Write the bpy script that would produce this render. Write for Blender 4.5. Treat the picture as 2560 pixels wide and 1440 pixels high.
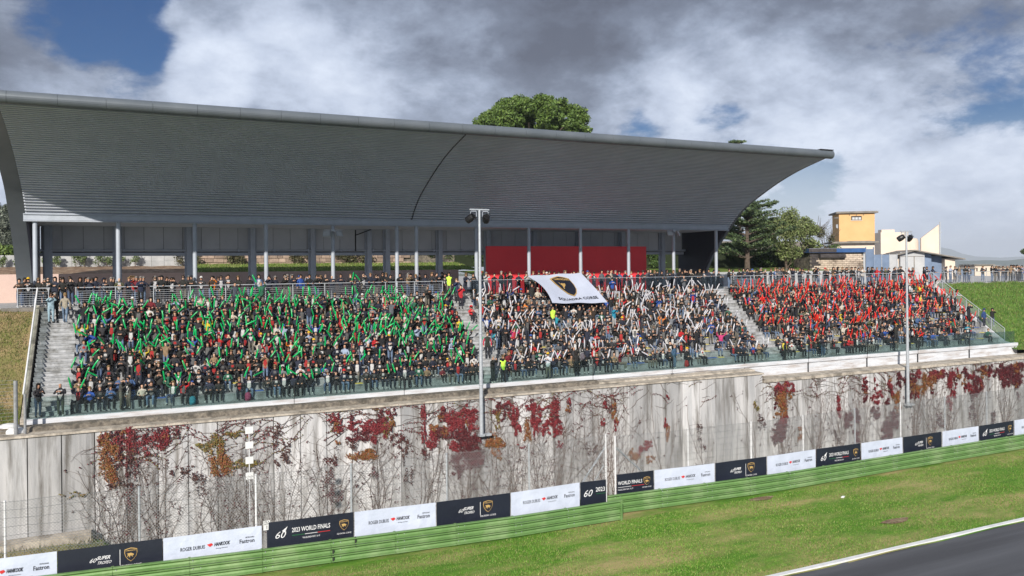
import bpy, math, random
import numpy as np
from mathutils import Vector, Matrix
random.seed(7); rng = np.random.default_rng(11)
for o in list(bpy.data.objects): bpy.data.objects.remove(o)
sc = bpy.context.scene; COL = sc.collection
# ------------------------------------------------------------------ camera
F, CX, CY, ROLL, YAW = 2002.0, 1280.0, 668.0, math.atan(0.010), math.atan2(950, 2002)
CAM = np.array([0, 0, 2.05])
FWD = np.array([math.sin(YAW), math.cos(YAW), 0]); RGT = np.array([math.cos(YAW), -math.sin(YAW), 0])
IR = RGT*math.cos(ROLL) - np.array([0, 0, math.sin(ROLL)]); IU = RGT*math.sin(ROLL) + np.array([0, 0, math.cos(ROLL)])
cam = bpy.data.objects.new('camera', bpy.data.cameras.new('camera')); COL.objects.link(cam)
cam.matrix_world = Matrix(((IR[0], IU[0], -FWD[0], 0), (IR[1], IU[1], -FWD[1], 0), (IR[2], IU[2], -FWD[2], 2.05), (0, 0, 0, 1)))
cam.data.sensor_width = 36; cam.data.lens = F/2560*36; cam.data.shift_y = -(720-CY)/2560
cam.data.clip_end = 30000; cam.data.clip_start = .1
sc.camera = cam
def ray(px, py): return FWD + IR*((px-CX)/F) - IU*((py-CY)/F)
def onY(px, py, Y): d = ray(px, py); return CAM + d*(Y/d[1])
def onX(px, py, X): d = ray(px, py); return CAM + d*(X/d[0])
def onZ(px, py, Z): d = ray(px, py); return CAM + d*((Z-CAM[2])/d[2])
def at(px, py, D): return CAM + ray(px, py)*D
def depth(p): return float((np.array(p)-CAM) @ FWD)
# ------------------------------------------------------------------ light
SUN_EL, SUN_AZ = 26, 215          # degrees; azimuth clockwise from +Y
w = bpy.data.worlds.new('World'); sc.world = w; w.use_nodes = True
nt = w.node_tree; nt.nodes.clear()
def N(t, **k):
    n = nt.nodes.new(t)
    for a, b in k.items(): setattr(n, a, b)
    return n
def L(a, b): nt.links.new(a, b)
def mth(op, a, b=None, c=None, clamp=False):
    n = N('ShaderNodeMath', operation=op); n.use_clamp = clamp
    for i, v in enumerate((a, b, c)):
        if v is None: continue
        if isinstance(v, (int, float)): n.inputs[i].default_value = v
        else: L(v, n.inputs[i])
    return n.outputs[0]
sky = N('ShaderNodeTexSky', sky_type='NISHITA'); sky.sun_disc = False
sky.sun_elevation = math.radians(SUN_EL); sky.sun_rotation = math.radians(SUN_AZ)
sky.altitude = 100; sky.air_density = 1.1; sky.dust_density = .6; sky.ozone_density = 2.5
tc = N('ShaderNodeTexCoord'); sep = N('ShaderNodeSeparateXYZ'); L(tc.outputs['Generated'], sep.inputs[0])
den = mth('ADD', mth('MAXIMUM', sep.outputs[2], 0.0), 0.42)
u = mth('DIVIDE', sep.outputs[0], den); v = mth('DIVIDE', sep.outputs[1], den)
cmb = N('ShaderNodeCombineXYZ'); L(u, cmb.inputs[0]); L(v, cmb.inputs[1]); 
def noise(scale, detail, rough, off=(0, 0, 0), dist=0.0):
    mp = N('ShaderNodeMapping'); mp.inputs['Location'].default_value = off; L(cmb.outputs[0], mp.inputs[0])
    n = N('ShaderNodeTexNoise'); n.inputs['Scale'].default_value = scale; n.inputs['Detail'].default_value = detail
    n.inputs['Roughness'].default_value = rough; n.inputs['Distortion'].default_value = dist; L(mp.outputs[0], n.inputs[0]); return n.outputs[0]
n_big = noise(2.0, 9, .55, (3.1, 1.7, 0), .1)
n_mid = noise(5.6, 12, .64, (8.3, -4.2, 2), .12)
n_fin = noise(3.6, 12, .62, (-2.3, 6.2, 5), .1)
def spot(px, py, rad):            # soft patch of sky round one direction, radius in degrees
    d = ray(px, py); d = d/np.linalg.norm(d)
    vm = N('ShaderNodeVectorMath', operation='DOT_PRODUCT'); L(tc.outputs['Generated'], vm.inputs[0]); vm.inputs[1].default_value = tuple(d)
    c = math.cos(math.radians(rad)); mr = N('ShaderNodeMapRange'); mr.interpolation_type = 'SMOOTHSTEP'
    L(vm.outputs['Value'], mr.inputs[0]); mr.inputs[1].default_value = c; mr.inputs[2].default_value = 1.0
    return mr.outputs[0]
def addup(base, lst):
    for px, py, r, k in lst: base = mth('MULTIPLY_ADD', spot(px, py, r), k, base)
    return base
# cover: 0 open blue, 1 cloud
cov = mth('MULTIPLY_ADD', n_mid, 1.5, mth('MULTIPLY_ADD', n_big, 1.0, -0.50))
cov = addup(cov, [(375, 20, 4.5, -.55), (290, 195, 4.6, -.55), (320, 100, 4, -.3), (490, 110, 2, -.2), (130, 22, 4.5, -.80), (455, 95, 2.8, .40), (560, 60, 4, .35), (390, 230, 2.5, .2), (1580, 320, 2.2, -.45), (2010, 470, 5, -.40), (2330, 160, 9, -.26), (2500, 330, 8, -.22), (1750, 340, 5, -.25),
                  (1200, 60, 18, .38), (100, 130, 7, .35), (1900, 40, 10, .32), (800, 230, 9, .25), (2300, 560, 9, .3), (640, 20, 2.5, -.35), (2420, 120, 6, .12), (300, 60, 2.5, .3), (230, 130, 3, .2)])
mr = N('ShaderNodeMapRange'); mr.interpolation_type = 'SMOOTHSTEP'; L(cov, mr.inputs[0]); mr.inputs[1].default_value = .20; mr.inputs[2].default_value = .58
hz = N('ShaderNodeMapRange'); hz.interpolation_type = 'SMOOTHSTEP'; L(sep.outputs[2], hz.inputs[0]); hz.inputs[1].default_value = .20; hz.inputs[2].default_value = -.02
cover = mth('MAXIMUM', mr.outputs[0], mth('MULTIPLY', hz.outputs[0], .95))
# brightness of the cloud
bri = mth('MULTIPLY_ADD', n_fin, 1.5, mth('MULTIPLY_ADD', n_mid, .9, -.72))
bri = addup(bri, [(1200, -80, 14, -.22), (900, 30, 7, -.06), (300, 10, 6, -.12), (1480, 160, 9, -.20), (1950, 90, 9, -.22), (30, 20, 8, -.22), (2500, 10, 8, -.2), (120, 210, 8, -.16),
                  (520, 195, 3.6, .38), (1000, 140, 8, .22), (1250, 40, 4, .12), (1900, 190, 5, .10), (1640, 265, 5, .34), (1820, 250, 6, .24), (2250, 330, 12, .06), (2250, 560, 13, .34), (700, 130, 5, .12), (440, 80, 3, .18), (180, 120, 5, .12), (2000, 480, 9, .2), (20, 470, 8, .35), (700, 240, 6, .14)])
cr = N('ShaderNodeValToRGB'); L(bri, cr.inputs[0]); e = cr.color_ramp.elements
e[0].position = 0.0; e[0].color = (.085, .100, .145, 1); e[1].position = 1.0; e[1].color = (.70, .77, .90, 1)
for p, c in ((.25, (.15, .18, .25, 1)), (.5, (.30, .355, .47, 1)), (.75, (.52, .59, .73, 1))):
    q = e.new(p); q.color = c
mul = N('ShaderNodeVectorMath', operation='SCALE'); L(cr.outputs[0], mul.inputs[0]); mul.inputs['Scale'].default_value = 9.0
hs = N('ShaderNodeHueSaturation'); hs.inputs['Saturation'].default_value = 1.8; hs.inputs['Value'].default_value = .42; L(sky.outputs[0], hs.inputs['Color'])
mx = N('ShaderNodeMix', data_type='RGBA'); L(cover, mx.inputs[0]); tint = N('ShaderNodeMix', data_type='RGBA', blend_type='MULTIPLY'); tint.inputs[0].default_value = 1; L(hs.outputs[0], tint.inputs[6]); tint.inputs[7].default_value = (.45, .66, .95, 1); L(tint.outputs[2], mx.inputs[6]); L(mul.outputs[0], mx.inputs[7])
bg = N('ShaderNodeBackground'); bg.inputs[1].default_value = 0.10; L(mx.outputs[2], bg.inputs[0])
wo = N('ShaderNodeOutputWorld'); L(bg.outputs[0], wo.inputs[0])
sl = bpy.data.lights.new('sun', 'SUN'); sl.energy = 5.0; sl.angle = math.radians(.6); sl.color = (1, .93, .83)
so = bpy.data.objects.new('sun', sl); COL.objects.link(so)
sd = Vector((math.sin(math.radians(SUN_AZ))*math.cos(math.radians(SUN_EL)), math.cos(math.radians(SUN_AZ))*math.cos(math.radians(SUN_EL)), math.sin(math.radians(SUN_EL))))
so.rotation_euler = (-sd).to_track_quat('-Z', 'Y').to_euler()
sc.view_settings.view_transform = 'Standard'; sc.view_settings.look = 'None'; sc.view_settings.gamma = 1; sc.view_settings.exposure = 0.36
sc.view_settings.use_curve_mapping = False
# ------------------------------------------------------------------ materials
MATS = {}
def mat(name, c, c2=None, rough=.7, metal=0.0, scale=3.0, bump=0.0, stretch=(1, 1, 1), rand=0.0, attr=None, c3=None, s3=.4, spec=.4, bscale=None, detail=6):
    m = bpy.data.materials.new(name); m.use_nodes = True; t = m.node_tree; b = t.nodes['Principled BSDF']
    b.inputs['Roughness'].default_value = rough; b.inputs['Metallic'].default_value = metal
    b.inputs['Specular IOR Level'].default_value = spec
    tcn = t.nodes.new('ShaderNodeTexCoord'); mp = t.nodes.new('ShaderNodeMapping'); mp.inputs['Scale'].default_value = stretch
    geo = t.nodes.new('ShaderNodeNewGeometry'); t.links.new(geo.outputs['Position'], mp.inputs[0])
    def nz(s, off=0, d=detail):
        n = t.nodes.new('ShaderNodeTexNoise'); n.inputs['Scale'].default_value = s; n.inputs['Detail'].default_value = d; n.inputs['Roughness'].default_value = .62
        if off:
            m2 = t.nodes.new('ShaderNodeMapping'); m2.inputs['Location'].default_value = (off, off*1.7, off*.6); t.links.new(mp.outputs[0], m2.inputs[0]); t.links.new(m2.outputs[0], n.inputs[0])
        else: t.links.new(mp.outputs[0], n.inputs[0])
        return n.outputs[0]
    def mixc(f, a, bb):
        n = t.nodes.new('ShaderNodeMix'); n.data_type = 'RGBA'
        if isinstance(f, float): n.inputs[0].default_value = f
        else: t.links.new(f, n.inputs[0])
        for i, q in ((6, a), (7, bb)):
            if isinstance(q, tuple): n.inputs[i].default_value = q+(1,) if len(q) == 3 else q
            else: t.links.new(q, n.inputs[i])
        return n.outputs[2]
    def ramp(f, a, bb):
        n = t.nodes.new('ShaderNodeMapRange'); n.inputs[1].default_value = a; n.inputs[2].default_value = bb; t.links.new(f, n.inputs[0]); return n.outputs[0]
    if attr:
        an = t.nodes.new('ShaderNodeAttribute'); an.attribute_name = attr
        col = an.outputs['Color']
        if c2 is not None:
            hv = t.nodes.new('ShaderNodeHueSaturation'); t.links.new(col, hv.inputs['Color']); t.links.new(ramp(nz(scale), .3, .7), hv.inputs['Value'])
            mr2 = t.nodes.new('ShaderNodeMapRange'); mr2.inputs[3].default_value = .7; mr2.inputs[4].default_value = 1.25; mr2.inputs[1].default_value = .3; mr2.inputs[2].default_value = .7
            t.links.new(nz(scale, 3), mr2.inputs[0]); t.links.new(mr2.outputs[0], hv.inputs['Value']); col = hv.outputs[0]
    else:
        col = mixc(ramp(nz(scale), .35, .65), c, c2 if c2 else tuple(x*.82 for x in c))
        if c3: col = mixc(ramp(nz(s3, 5), .48, .66), col, c3)
    if rand:
        oi = t.nodes.new('ShaderNodeObjectInfo'); mr3 = t.nodes.new('ShaderNodeMapRange'); mr3.inputs[3].default_value = 1-rand; mr3.inputs[4].default_value = 1+rand*.5
        t.links.new(oi.outputs['Random'], mr3.inputs[0]); hv = t.nodes.new('ShaderNodeHueSaturation'); t.links.new(mr3.outputs[0], hv.inputs['Value'])
        t.links.new(col, hv.inputs['Color']); col = hv.outputs[0]
    t.links.new(col, b.inputs['Base Color'])
    if bump:
        bn = t.nodes.new('ShaderNodeBump'); bn.inputs['Strength'].default_value = bump; bn.inputs['Distance'].default_value = .05
        t.links.new(nz(bscale or scale*4, 9), bn.inputs['Height']); t.links.new(bn.outputs[0], b.inputs['Normal'])
    MATS[name] = m; return m
M_steel = mat('steel_paint', (.42, .46, .53), (.36, .40, .46), .45, .1, 1.5)
M_galv = mat('galvanised', (.47, .50, .54), (.36, .39, .43), .45, .25, 6)
M_wire = mat('fence_wire', (.34, .35, .37), (.24, .25, .26), .5, .3, 6)
M_roof = mat('roof_metal', (.56, .60, .68), (.50, .54, .62), .38, .1, .8)
M_tube = mat('edge_metal', (.15, .17, .19), (.12, .14, .16), .42, .3, .6)
M_navy = mat('dark_cladding', (.022, .024, .04), None, .6)
M_seam = mat('seam_dark', (.015, .017, .02), None, .7)
M_fascia = mat('fascia_panel', (.52, .54, .57), (.46, .48, .51), .55, .0, 1, rand=.08)
M_conc = mat('terrace_concrete', (.34, .35, .37), (.22, .23, .24), .85, 0, 2.5, .3, c3=(.14, .14, .14), s3=1.2)
M_step = mat('step_concrete', (.42, .43, .45), (.30, .31, .32), .85, 0, 4, .3, c3=(.17, .17, .165), s3=1.7)
M_white = mat('parapet_white', (.62, .64, .68), (.50, .52, .56), .8, 0, 1.5, .2, c3=(.40, .37, .36), s3=1.2, stretch=(.4, 1, 3))
M_kerb = mat('kerb_old', (.24, .21, .17), (.09, .08, .07), .95, 0, 5, .8, c3=(.06, .055, .045), s3=1.5)
M_cop = mat('coping', (.50, .45, .38), (.33, .29, .245), .9, 0, 4, .6, c3=(.17, .15, .125), s3=1.1)
M_pink = mat('pink_wall', (.60, .45, .39), (.54, .40, .35), .9, 0, 1, .1)
M_red = mat('red_hoarding', (.86, .05, .065), (.80, .045, .06), .6, 0, .5)
M_floor = mat('concourse_floor', (.42, .41, .40), (.30, .30, .30), .9, 0, 1.3, .1)
M_asph = mat('asphalt', (.098, .102, .114), (.070, .073, .083), .8, 0, 1.2, .3, stretch=(.05, 1, 1), bscale=60, c3=(.058, .060, .068), s3=.8)
M_line = mat('white_line_paint', (.75, .76, .78), (.62, .63, .64), .6, 0, 2)
M_green = mat('guardrail_green', (.155, .285, .095), (.115, .225, .07), .42, .1, 1.2, c3=(.22, .33, .15), s3=.7, spec=.5)
M_post = mat('guard_post', (.03, .035, .03), None, .6)
M_wgrey = mat('block_wall', (.45, .46, .47), (.36, .37, .38), .9, 0, 2, .2, rand=.12)
M_tuff = mat('tuff_stone', (.40, .30, .24), (.27, .20, .16), .95, 0, 3, .6, rand=.35)
M_brickc = mat('pale_brick', (.56, .47, .38), (.44, .36, .29), .9, 0, 2.5, .4, c3=(.19, .15, .12), s3=.9, rand=.15)
M_mulch = mat('mulch', (.26, .16, .10), (.13, .085, .055), 1, 0, 6, 1, c3=(.33, .25, .17), s3=2)
M_orange = mat('orange_plaster', (.64, .40, .19), (.58, .36, .165), .85, 0, .8, .1)
M_cream = mat('cream_plaster', (.66, .56, .47), (.59, .50, .42), .85, 0, .6, .1)
M_slab = mat('slab_concrete', (.24, .22, .20), (.15, .14, .125), .9, 0, 1.5, .4)
M_blue = mat('blue_paint', (.035, .10, .26), (.025, .07, .19), .5, 0, 1)
M_bluegrey = mat('bluegrey_metal', (.17, .23, .34), (.13, .18, .27), .5, .2, 1)
M_shed = mat('shed_metal', (.44, .45, .46), (.37, .38, .40), .55, .2, .8)
M_char = mat('charred', (.03, .027, .027), (.07, .06, .06), .8, 0, 3, .4)
M_black = mat('black_plastic', (.012, .012, .014), None, .4)
M_lampg = mat('lamp_glass', (.55, .58, .60), None, .25)
M_signw = mat('sign_white', (.72, .73, .74), None, .5)
M_ink = mat('print_ink', (.03, .032, .045), None, .5)
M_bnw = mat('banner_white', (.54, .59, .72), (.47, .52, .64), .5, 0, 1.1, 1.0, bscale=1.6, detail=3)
M_bnk = mat('banner_black', (.010, .013, .024), (.014, .018, .032), .45, 0, .7, .5, bscale=1.2)
M_pw = mat('print_white', (.72, .73, .76), None, .5)
M_pr = mat('print_red', (.62, .035, .035), None, .5)
M_pg = mat('print_green', (.02, .16, .05), None, .5)
M_por = mat('print_orange', (.75, .17, .02), None, .5)
M_gold = mat('print_gold', (.50, .33, .12), None, .45)
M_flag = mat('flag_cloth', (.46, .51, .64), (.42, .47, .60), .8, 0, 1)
M_cloth = mat('clothing', (1, 1, 1), (1, 1, 1), .85, 0, 9, .25, attr='Col', bscale=22)
M_stem = mat('vine_stem', (.075, .048, .038), (.13, .09, .07), .9, 0, 8)
M_leafA = mat('leaf_attr', (1, 1, 1), (1, 1, 1), .6, 0, 6, attr='Col')
M_bark = mat('bark', (.12, .09, .07), (.07, .055, .045), .95, 0, 5, .8)
M_pad_y = mat('seat_pad_yellow', (.65, .55, .12), None, .6)
M_pad_b = mat('seat_pad_blue', (.05, .12, .38), None, .6)
M_hill = mat('far_woodland', (.050, .075, .045), (.035, .055, .035), .95, 0, .02)
M_mtn = mat('mountain', (.10, .12, .09), (.07, .09, .07), .95, 0, .003)
M_panel = mat('wall_panel', (.56, .555, .565), (.39, .395, .41), .88, 0, 1.1, .25, stretch=(2.2, 1, .22), rand=.34, c3=(.19, .18, .17), s3=.95, bscale=6)
# grass
def grassmat(name, a, b_, dry, dscale, dlo, dhi, stretch=(1, 1, 1)):
    m = mat(name, a, b_, .9, 0, 1.6, .9, stretch=stretch, bscale=14, spec=.15)
    t = m.node_tree; bs = t.nodes['Principled BSDF']; src = bs.inputs['Base Color'].links[0].from_socket
    g = t.nodes.new('ShaderNodeNewGeometry'); mp = t.nodes.new('ShaderNodeMapping'); mp.inputs['Scale'].default_value = stretch; t.links.new(g.outputs['Position'], mp.inputs[0])
    n = t.nodes.new('ShaderNodeTexNoise'); n.inputs['Scale'].default_value = dscale; n.inputs['Detail'].default_value = 9; n.inputs['Roughness'].default_value = .68; t.links.new(mp.outputs[0], n.inputs[0])
    r = t.nodes.new('ShaderNodeMapRange'); r.inputs[1].default_value = dlo; r.inputs[2].default_value = dhi; t.links.new(n.outputs[0], r.inputs[0])
    x = t.nodes.new('ShaderNodeMix'); x.data_type = 'RGBA'; t.links.new(r.outputs[0], x.inputs[0]); t.links.new(src, x.inputs[6]); x.inputs[7].default_value = dry+(1,)
    t.links.new(x.outputs[2], bs.inputs['Base Color']); return m
M_grass = grassmat('verge_grass', (.125, .26, .030), (.070, .175, .018), (.40, .32, .15), .30, .44, .64, (.45, 1.3, 1))
M_grassR = grassmat('bank_grass', (.11, .20, .035), (.05, .11, .018), (.16, .16, .05), .3, .58, .85)
M_grassL = grassmat('dry_bank_grass', (.12, .15, .035), (.075, .11, .02), (.30, .22, .12), .5, .38, .60)
M_lawn = grassmat('lawn_grass', (.13, .20, .035), (.09, .15, .025), (.28, .24, .10), .4, .48, .75)
def glassmat(name, tint, gl=.10, alpha=.5):
    m = bpy.data.materials.new(name); m.use_nodes = True; t = m.node_tree; t.nodes.clear()
    o = t.nodes.new('ShaderNodeOutputMaterial'); tr = t.nodes.new('ShaderNodeBsdfTransparent'); tr.inputs[0].default_value = tint+(1,)
    g = t.nodes.new('ShaderNodeBsdfGlossy'); g.inputs['Roughness'].default_value = .04; g.inputs[0].default_value = (.9, 1, .97, 1)
    fr = t.nodes.new('ShaderNodeFresnel'); fr.inputs[0].default_value = 1.25
    mm = t.nodes.new('ShaderNodeMath'); mm.operation = 'MULTIPLY_ADD'; mm.inputs[1].default_value = .45; mm.inputs[2].default_value = gl; t.links.new(fr.outputs[0], mm.inputs[0])
    x = t.nodes.new('ShaderNodeMixShader'); t.links.new(mm.outputs[0], x.inputs[0]); t.links.new(tr.outputs[0], x.inputs[1]); t.links.new(g.outputs[0], x.inputs[2]); t.links.new(x.outputs[0], o.inputs[0]); return m
M_glass = glassmat('balustrade_glass', (.83, .90, .885), .04)
M_smoke = glassmat('smoked_glass', (.54, .58, .60), .05)
def stickmat(name, c, em=0):
    m = mat(name, c, tuple(x*.62 for x in c), .30, 0, 3.5, spec=.6, rand=.3); b = m.node_tree.nodes['Principled BSDF']
    b.inputs['Subsurface Weight'].default_value = .0
    return m
M_sg = stickmat('stick_green', (.0, .44, .115)); M_sw = stickmat('stick_white', (.66, .67, .74)); M_sr = stickmat('stick_red', (.80, .025, .012))
# ------------------------------------------------------------------ mesh helpers
class MB:
    def __init__(s): s.v = []; s.f = []; s.m = []; s.smooth = False
    def box(s, x0, x1, y0, y1, z0, z1, mi=0):
        n = len(s.v); s.v += [(x, y, z) for z in (z0, z1) for y in (y0, y1) for x in (x0, x1)]
        s.f += [tuple(n+i for i in q) for q in ((0, 2, 3, 1), (4, 5, 7, 6), (0, 1, 5, 4), (2, 6, 7, 3), (0, 4, 6, 2), (1, 3, 7, 5))]; s.m += [mi]*6; return s
    def tube(s, a, b, r, n=6, r2=None, mi=0, cap=True):
        a = Vector(a); b = Vector(b); d = (b-a)
        if d.length < 1e-6: return s
        d.normalize(); u_ = d.orthogonal().normalized(); w_ = d.cross(u_); r2 = r if r2 is None else r2; k = len(s.v)
        for p, rr in ((a, r), (b, r2)):
            for i in range(n):
                t = 2*math.pi*i/n; s.v.append(tuple(p+u_*(rr*math.cos(t))+w_*(rr*math.sin(t))))
        for i in range(n): j = (i+1) % n; s.f.append((k+i, k+j, k+n+j, k+n+i)); s.m.append(mi)
        if cap: s.f.append(tuple(k+i for i in reversed(range(n)))); s.f.append(tuple(k+n+i for i in range(n))); s.m += [mi, mi]
        return s
    def quad(s, a, b, c, d, mi=0):
        n = len(s.v); s.v += [tuple(a), tuple(b), tuple(c), tuple(d)]; s.f.append((n, n+1, n+2, n+3)); s.m.append(mi); return s
    def poly(s, pts, mi=0):
        n = len(s.v); s.v += [tuple(p) for p in pts]; s.f.append(tuple(range(n, n+len(pts)))); s.m.append(mi); return s
    def strip(s, A, B, mi=0):
        n = len(s.v); k = len(A); s.v += [tuple(p) for p in A]+[tuple(p) for p in B]
        for i in range(k-1): s.f.append((n+i, n+i+1, n+k+i+1, n+k+i)); s.m.append(mi)
        return s
    def extrude_x(s, prof, x0, x1, closed=True, mi=0):   # prof list of (y,z)
        n = len(s.v); k = len(prof)
        s.v += [(x0, y, z) for y, z in prof]+[(x1, y, z) for y, z in prof]
        for i in range(k if closed else k-1):
            j = (i+1) % k; s.f.append((n+i, n+k+i, n+k+j, n+j)); s.m.append(mi)
        if closed: s.f.append(tuple(n+i for i in range(k))); s.f.append(tuple(n+k+i for i in reversed(range(k)))); s.m += [mi, mi]
        return s
    def mesh(s, name, mats):
        me = bpy.data.meshes.new(name); me.from_pydata(s.v, [], s.f)
        for m in (mats if isinstance(mats, (list, tuple)) else [mats]): me.materials.append(m)
        if any(s.m): me.polygons.foreach_set('material_index', s.m)
        if s.smooth: me.polygons.foreach_set('use_smooth', [True]*len(s.f))
        me.update(); return me
    def obj(s, name, mats, parent=None, **k): return put(name, s.mesh(name, mats), parent, **k)
def put(name, me, parent=None, loc=None, rz=None, label=None, cat=None, group=None, kind=None):
    o = bpy.data.objects.new(name, me); COL.objects.link(o)
    if parent is not None: o.parent = parent
    if loc is not None: o.location = tuple(float(q) for q in loc)
    if rz is not None: o.rotation_euler = (0, 0, rz)
    if label: o['label'] = label
    if cat: o['category'] = cat
    if group: o['group'] = group
    if kind: o['kind'] = kind
    return o
def thing(name, label, cat, loc=(0, 0, 0), rz=0, group=None): return put(name, None, None, loc, rz, label, cat, group)
def fast_mesh(name, verts, quads, mat_, cols=None, smooth=False):
    verts = np.asarray(verts, np.float32).reshape(-1, 3); quads = np.asarray(quads, np.int32); k = quads.shape[1]
    me = bpy.data.meshes.new(name); me.vertices.add(len(verts)); me.vertices.foreach_set('co', verts.ravel())
    me.loops.add(quads.size); me.loops.foreach_set('vertex_index', quads.ravel())
    me.polygons.add(len(quads)); me.polygons.foreach_set('loop_start', np.arange(0, quads.size, k, dtype=np.int32)); me.polygons.foreach_set('loop_total', np.full(len(quads), k, np.int32))
    if cols is not None: colattr(me, np.repeat(cols, k, axis=0))
    if smooth: me.polygons.foreach_set('use_smooth', np.ones(len(quads), bool))
    me.materials.append(mat_); me.update(calc_edges=True); return me
def colattr(me, loopcols):
    a = me.attributes.new('Col', 'FLOAT_COLOR', 'CORNER')
    c = np.ones((len(loopcols), 4), np.float32); c[:, :3] = loopcols; a.data.foreach_set('color', c.ravel())
ORD = ['zeroth', 'first', 'second', 'third', 'fourth', 'fifth', 'sixth', 'seventh', 'eighth', 'ninth', 'tenth', 'eleventh', 'twelfth', 'thirteenth', 'fourteenth', 'fifteenth', 'sixteenth', 'seventeenth', 'eighteenth', 'nineteenth', 'twentieth']
TENS = {20: 'twenty', 30: 'thirty', 40: 'forty', 50: 'fifty', 60: 'sixty', 70: 'seventy', 80: 'eighty', 90: 'ninety'}
def nth(n):
    if n <= 20: return ORD[n]
    if n % 10 == 0: return TENS[n][:-1]+'ieth'
    return TENS[n//10*10]+'-'+ORD[n % 10]
# ------------------------------------------------------------------ dimensions of the place
GZ = -10.6                          # track level
YR, YC, YB = 53.75, 54.6, 60.4      # concourse rail, front columns, back columns
NR, RISE, DEP, Y0, Z0 = 12, .4333, .6, 46.7, -5.2
XL, XR_ = -4.8, 70.9                # ends of the terrace
AISLES = [(-4.7, -2.9), (20.1, 21.9), (43.4, 45.2)]
BLOCKS = [(-2.95, 20.35, 'green'), (21.65, 43.65, 'white'), (44.95, 70.3, 'red')]
PR = [(58.2, 0), (57.7, 1.7), (56.3, 3.6), (54.6, 5.3), (52.9, 6.75), (50.6, 7.9), (48.4, 8.8), (46.3, 9.45), (43.7, 10.05)]
def row_y(k): return Y0+DEP*k
def row_z(k): return Z0+RISE*(k+1)
def floor_z(Y):
    if Y < Y0: return Z0
    k = int((Y-Y0)/DEP); return 0.0 if k >= NR-1 else row_z(k)
# ------------------------------------------------------------------ ground, track, banks
def sheet(name, xs, ys, zf, m, kind='structure', **k):
    b = MB(); nx, ny = len(xs), len(ys)
    b.v = [(x, y, zf(x, y)) for y in ys for x in xs]; b.f = [(j*nx+i, j*nx+i+1, (j+1)*nx+i+1, (j+1)*nx+i) for j in range(ny-1) for i in range(nx-1)]; b.m = [0]*len(b.f)
    b.smooth = True
    return b.obj(name, m, kind=kind, **k)
def lin(a, b, n): return [a+(b-a)*i/(n-1) for i in range(n)]
def backz(x, y):          # the ground drops into a ditch between the barrier and the wall
    xa = -1.6; t = min(max((y-(36.3 if x < 4 else 35.5))/2.6, 0), 1); t = t*t*(3-2*t); f = min(max((x-xa)/2.0, 0), 1); return GZ-t*(.25+(2.3)*f)
ys_ = lin(24.6, 35.4, 24)+lin(35.7, 44.4, 24)
sheet('verge_grass_ground', lin(-40, 160, 141), ys_, lambda x, y: backz(x, y)+.03*math.sin(x*.9+y)*math.cos(y*1.3)*(1 if y < 33 else 0), M_grass)
MB().box(-200, 400, -60, 24.72, GZ-.3, GZ-.02).obj('track', M_asph, kind='structure')
MB().box(-200, 400, 24.72, 24.95, GZ-.2, GZ+.05).obj('track_edge_line', M_line, kind='structure')
def gz(x, y):
    return -12.5-min(max(y-150, 0), 2600)*.012
b = MB(); xs = [-9000, -1500, -300, 60, 130, 400, 1500, 4000, 12000]; ys = [-300, -80, 30, 160, 400, 1200, 3500, 9000, 14000]
b.v = [(x, y, min(gz(x, y), -14) if y > 29 else -14) for y in ys for x in xs]; b.f = [(j*9+i, j*9+i+1, (j+1)*9+i+1, (j+1)*9+i) for j in range(8) for i in range(8)]; b.m = [0]*64
b.obj('ground', grassmat('far_ground', (.10, .15, .05), (.07, .11, .04), (.22, .2, .11), .01, .4, .7), kind='structure')
# plateau the concourse and the buildings stand on
MB().extrude_x([(53.45, 0), (180, 0), (180, -13), (53.45, -13)], -60, 118).obj('concourse', M_floor, kind='structure')
def bank(name, x0, x1, m, sgn):
    xs = lin(x0, x1, 50); ys = lin(44.9, 53.6, 26)
    def zf(x, y):
        t = min(max((y-45.3)/(53.3-45.3), 0), 1); t = t*t*(3-2*t)*.35+t*.65
        return -5.75+t*5.7+.07*math.sin(x*1.7+y*2.1)*math.sin(y*1.1-x*.6)
    return sheet(name, xs, ys, zf, m)
bank('grass_bank_right', 71.0, 118, M_grassR, 1); bank('grass_bank_left', -45, -5.1, M_grassL, -1)
# grass tufts (uncountable)
def tufts(name, n, xr, yr, zf, h, cols, w_=.012, dry=.3, label=None):
    x = rng.uniform(*xr, n); y = rng.uniform(*yr, n); z = np.array([zf(a, c) for a, c in zip(x, y)]); hh = h*rng.uniform(.5, 1.3, n); a = rng.uniform(0, 6.28, n)
    dx = np.cos(a)*w_; dy = np.sin(a)*w_; lx = rng.normal(0, .35, n)*hh; ly = rng.normal(0, .35, n)*hh
    V = np.stack([np.stack([x-dx, y-dy, z-.01], 1), np.stack([x+dx, y+dy, z-.01], 1), np.stack([x+lx, y+ly, z+hh], 1)], 1).reshape(-1, 3)
    c = np.array(cols)[rng.integers(0, len(cols), n)]*rng.uniform(.7, 1.3, (n, 1))
    put(name, fast_mesh(name, V, np.arange(3*n).reshape(-1, 3), M_leafA, c), kind='stuff', label=label, cat='grass')
tufts('verge_grass', 170000, (6, 66), (25.0, 33.7), lambda x, y: GZ, .065, [(.11, .24, .025), (.145, .28, .035), (.09, .20, .02), (.26, .27, .09)], .014, label='mown green grass of the verge between barrier and track')
def bankz(x, y):
    t = min(max((y-45.3)/8, 0), 1); t = t*t*(3-2*t)*.35+t*.65; return -5.75+t*5.7+.07*math.sin(x*1.7+y*2.1)*math.sin(y*1.1-x*.6)
tufts('bank_grass', 42000, (71.3, 100), (45.0, 53.4), bankz, .16, [(.10, .19, .03), (.13, .23, .04), (.06, .12, .02), (.18, .19, .06)], .03, label='long green grass on the bank right of the stand')
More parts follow.
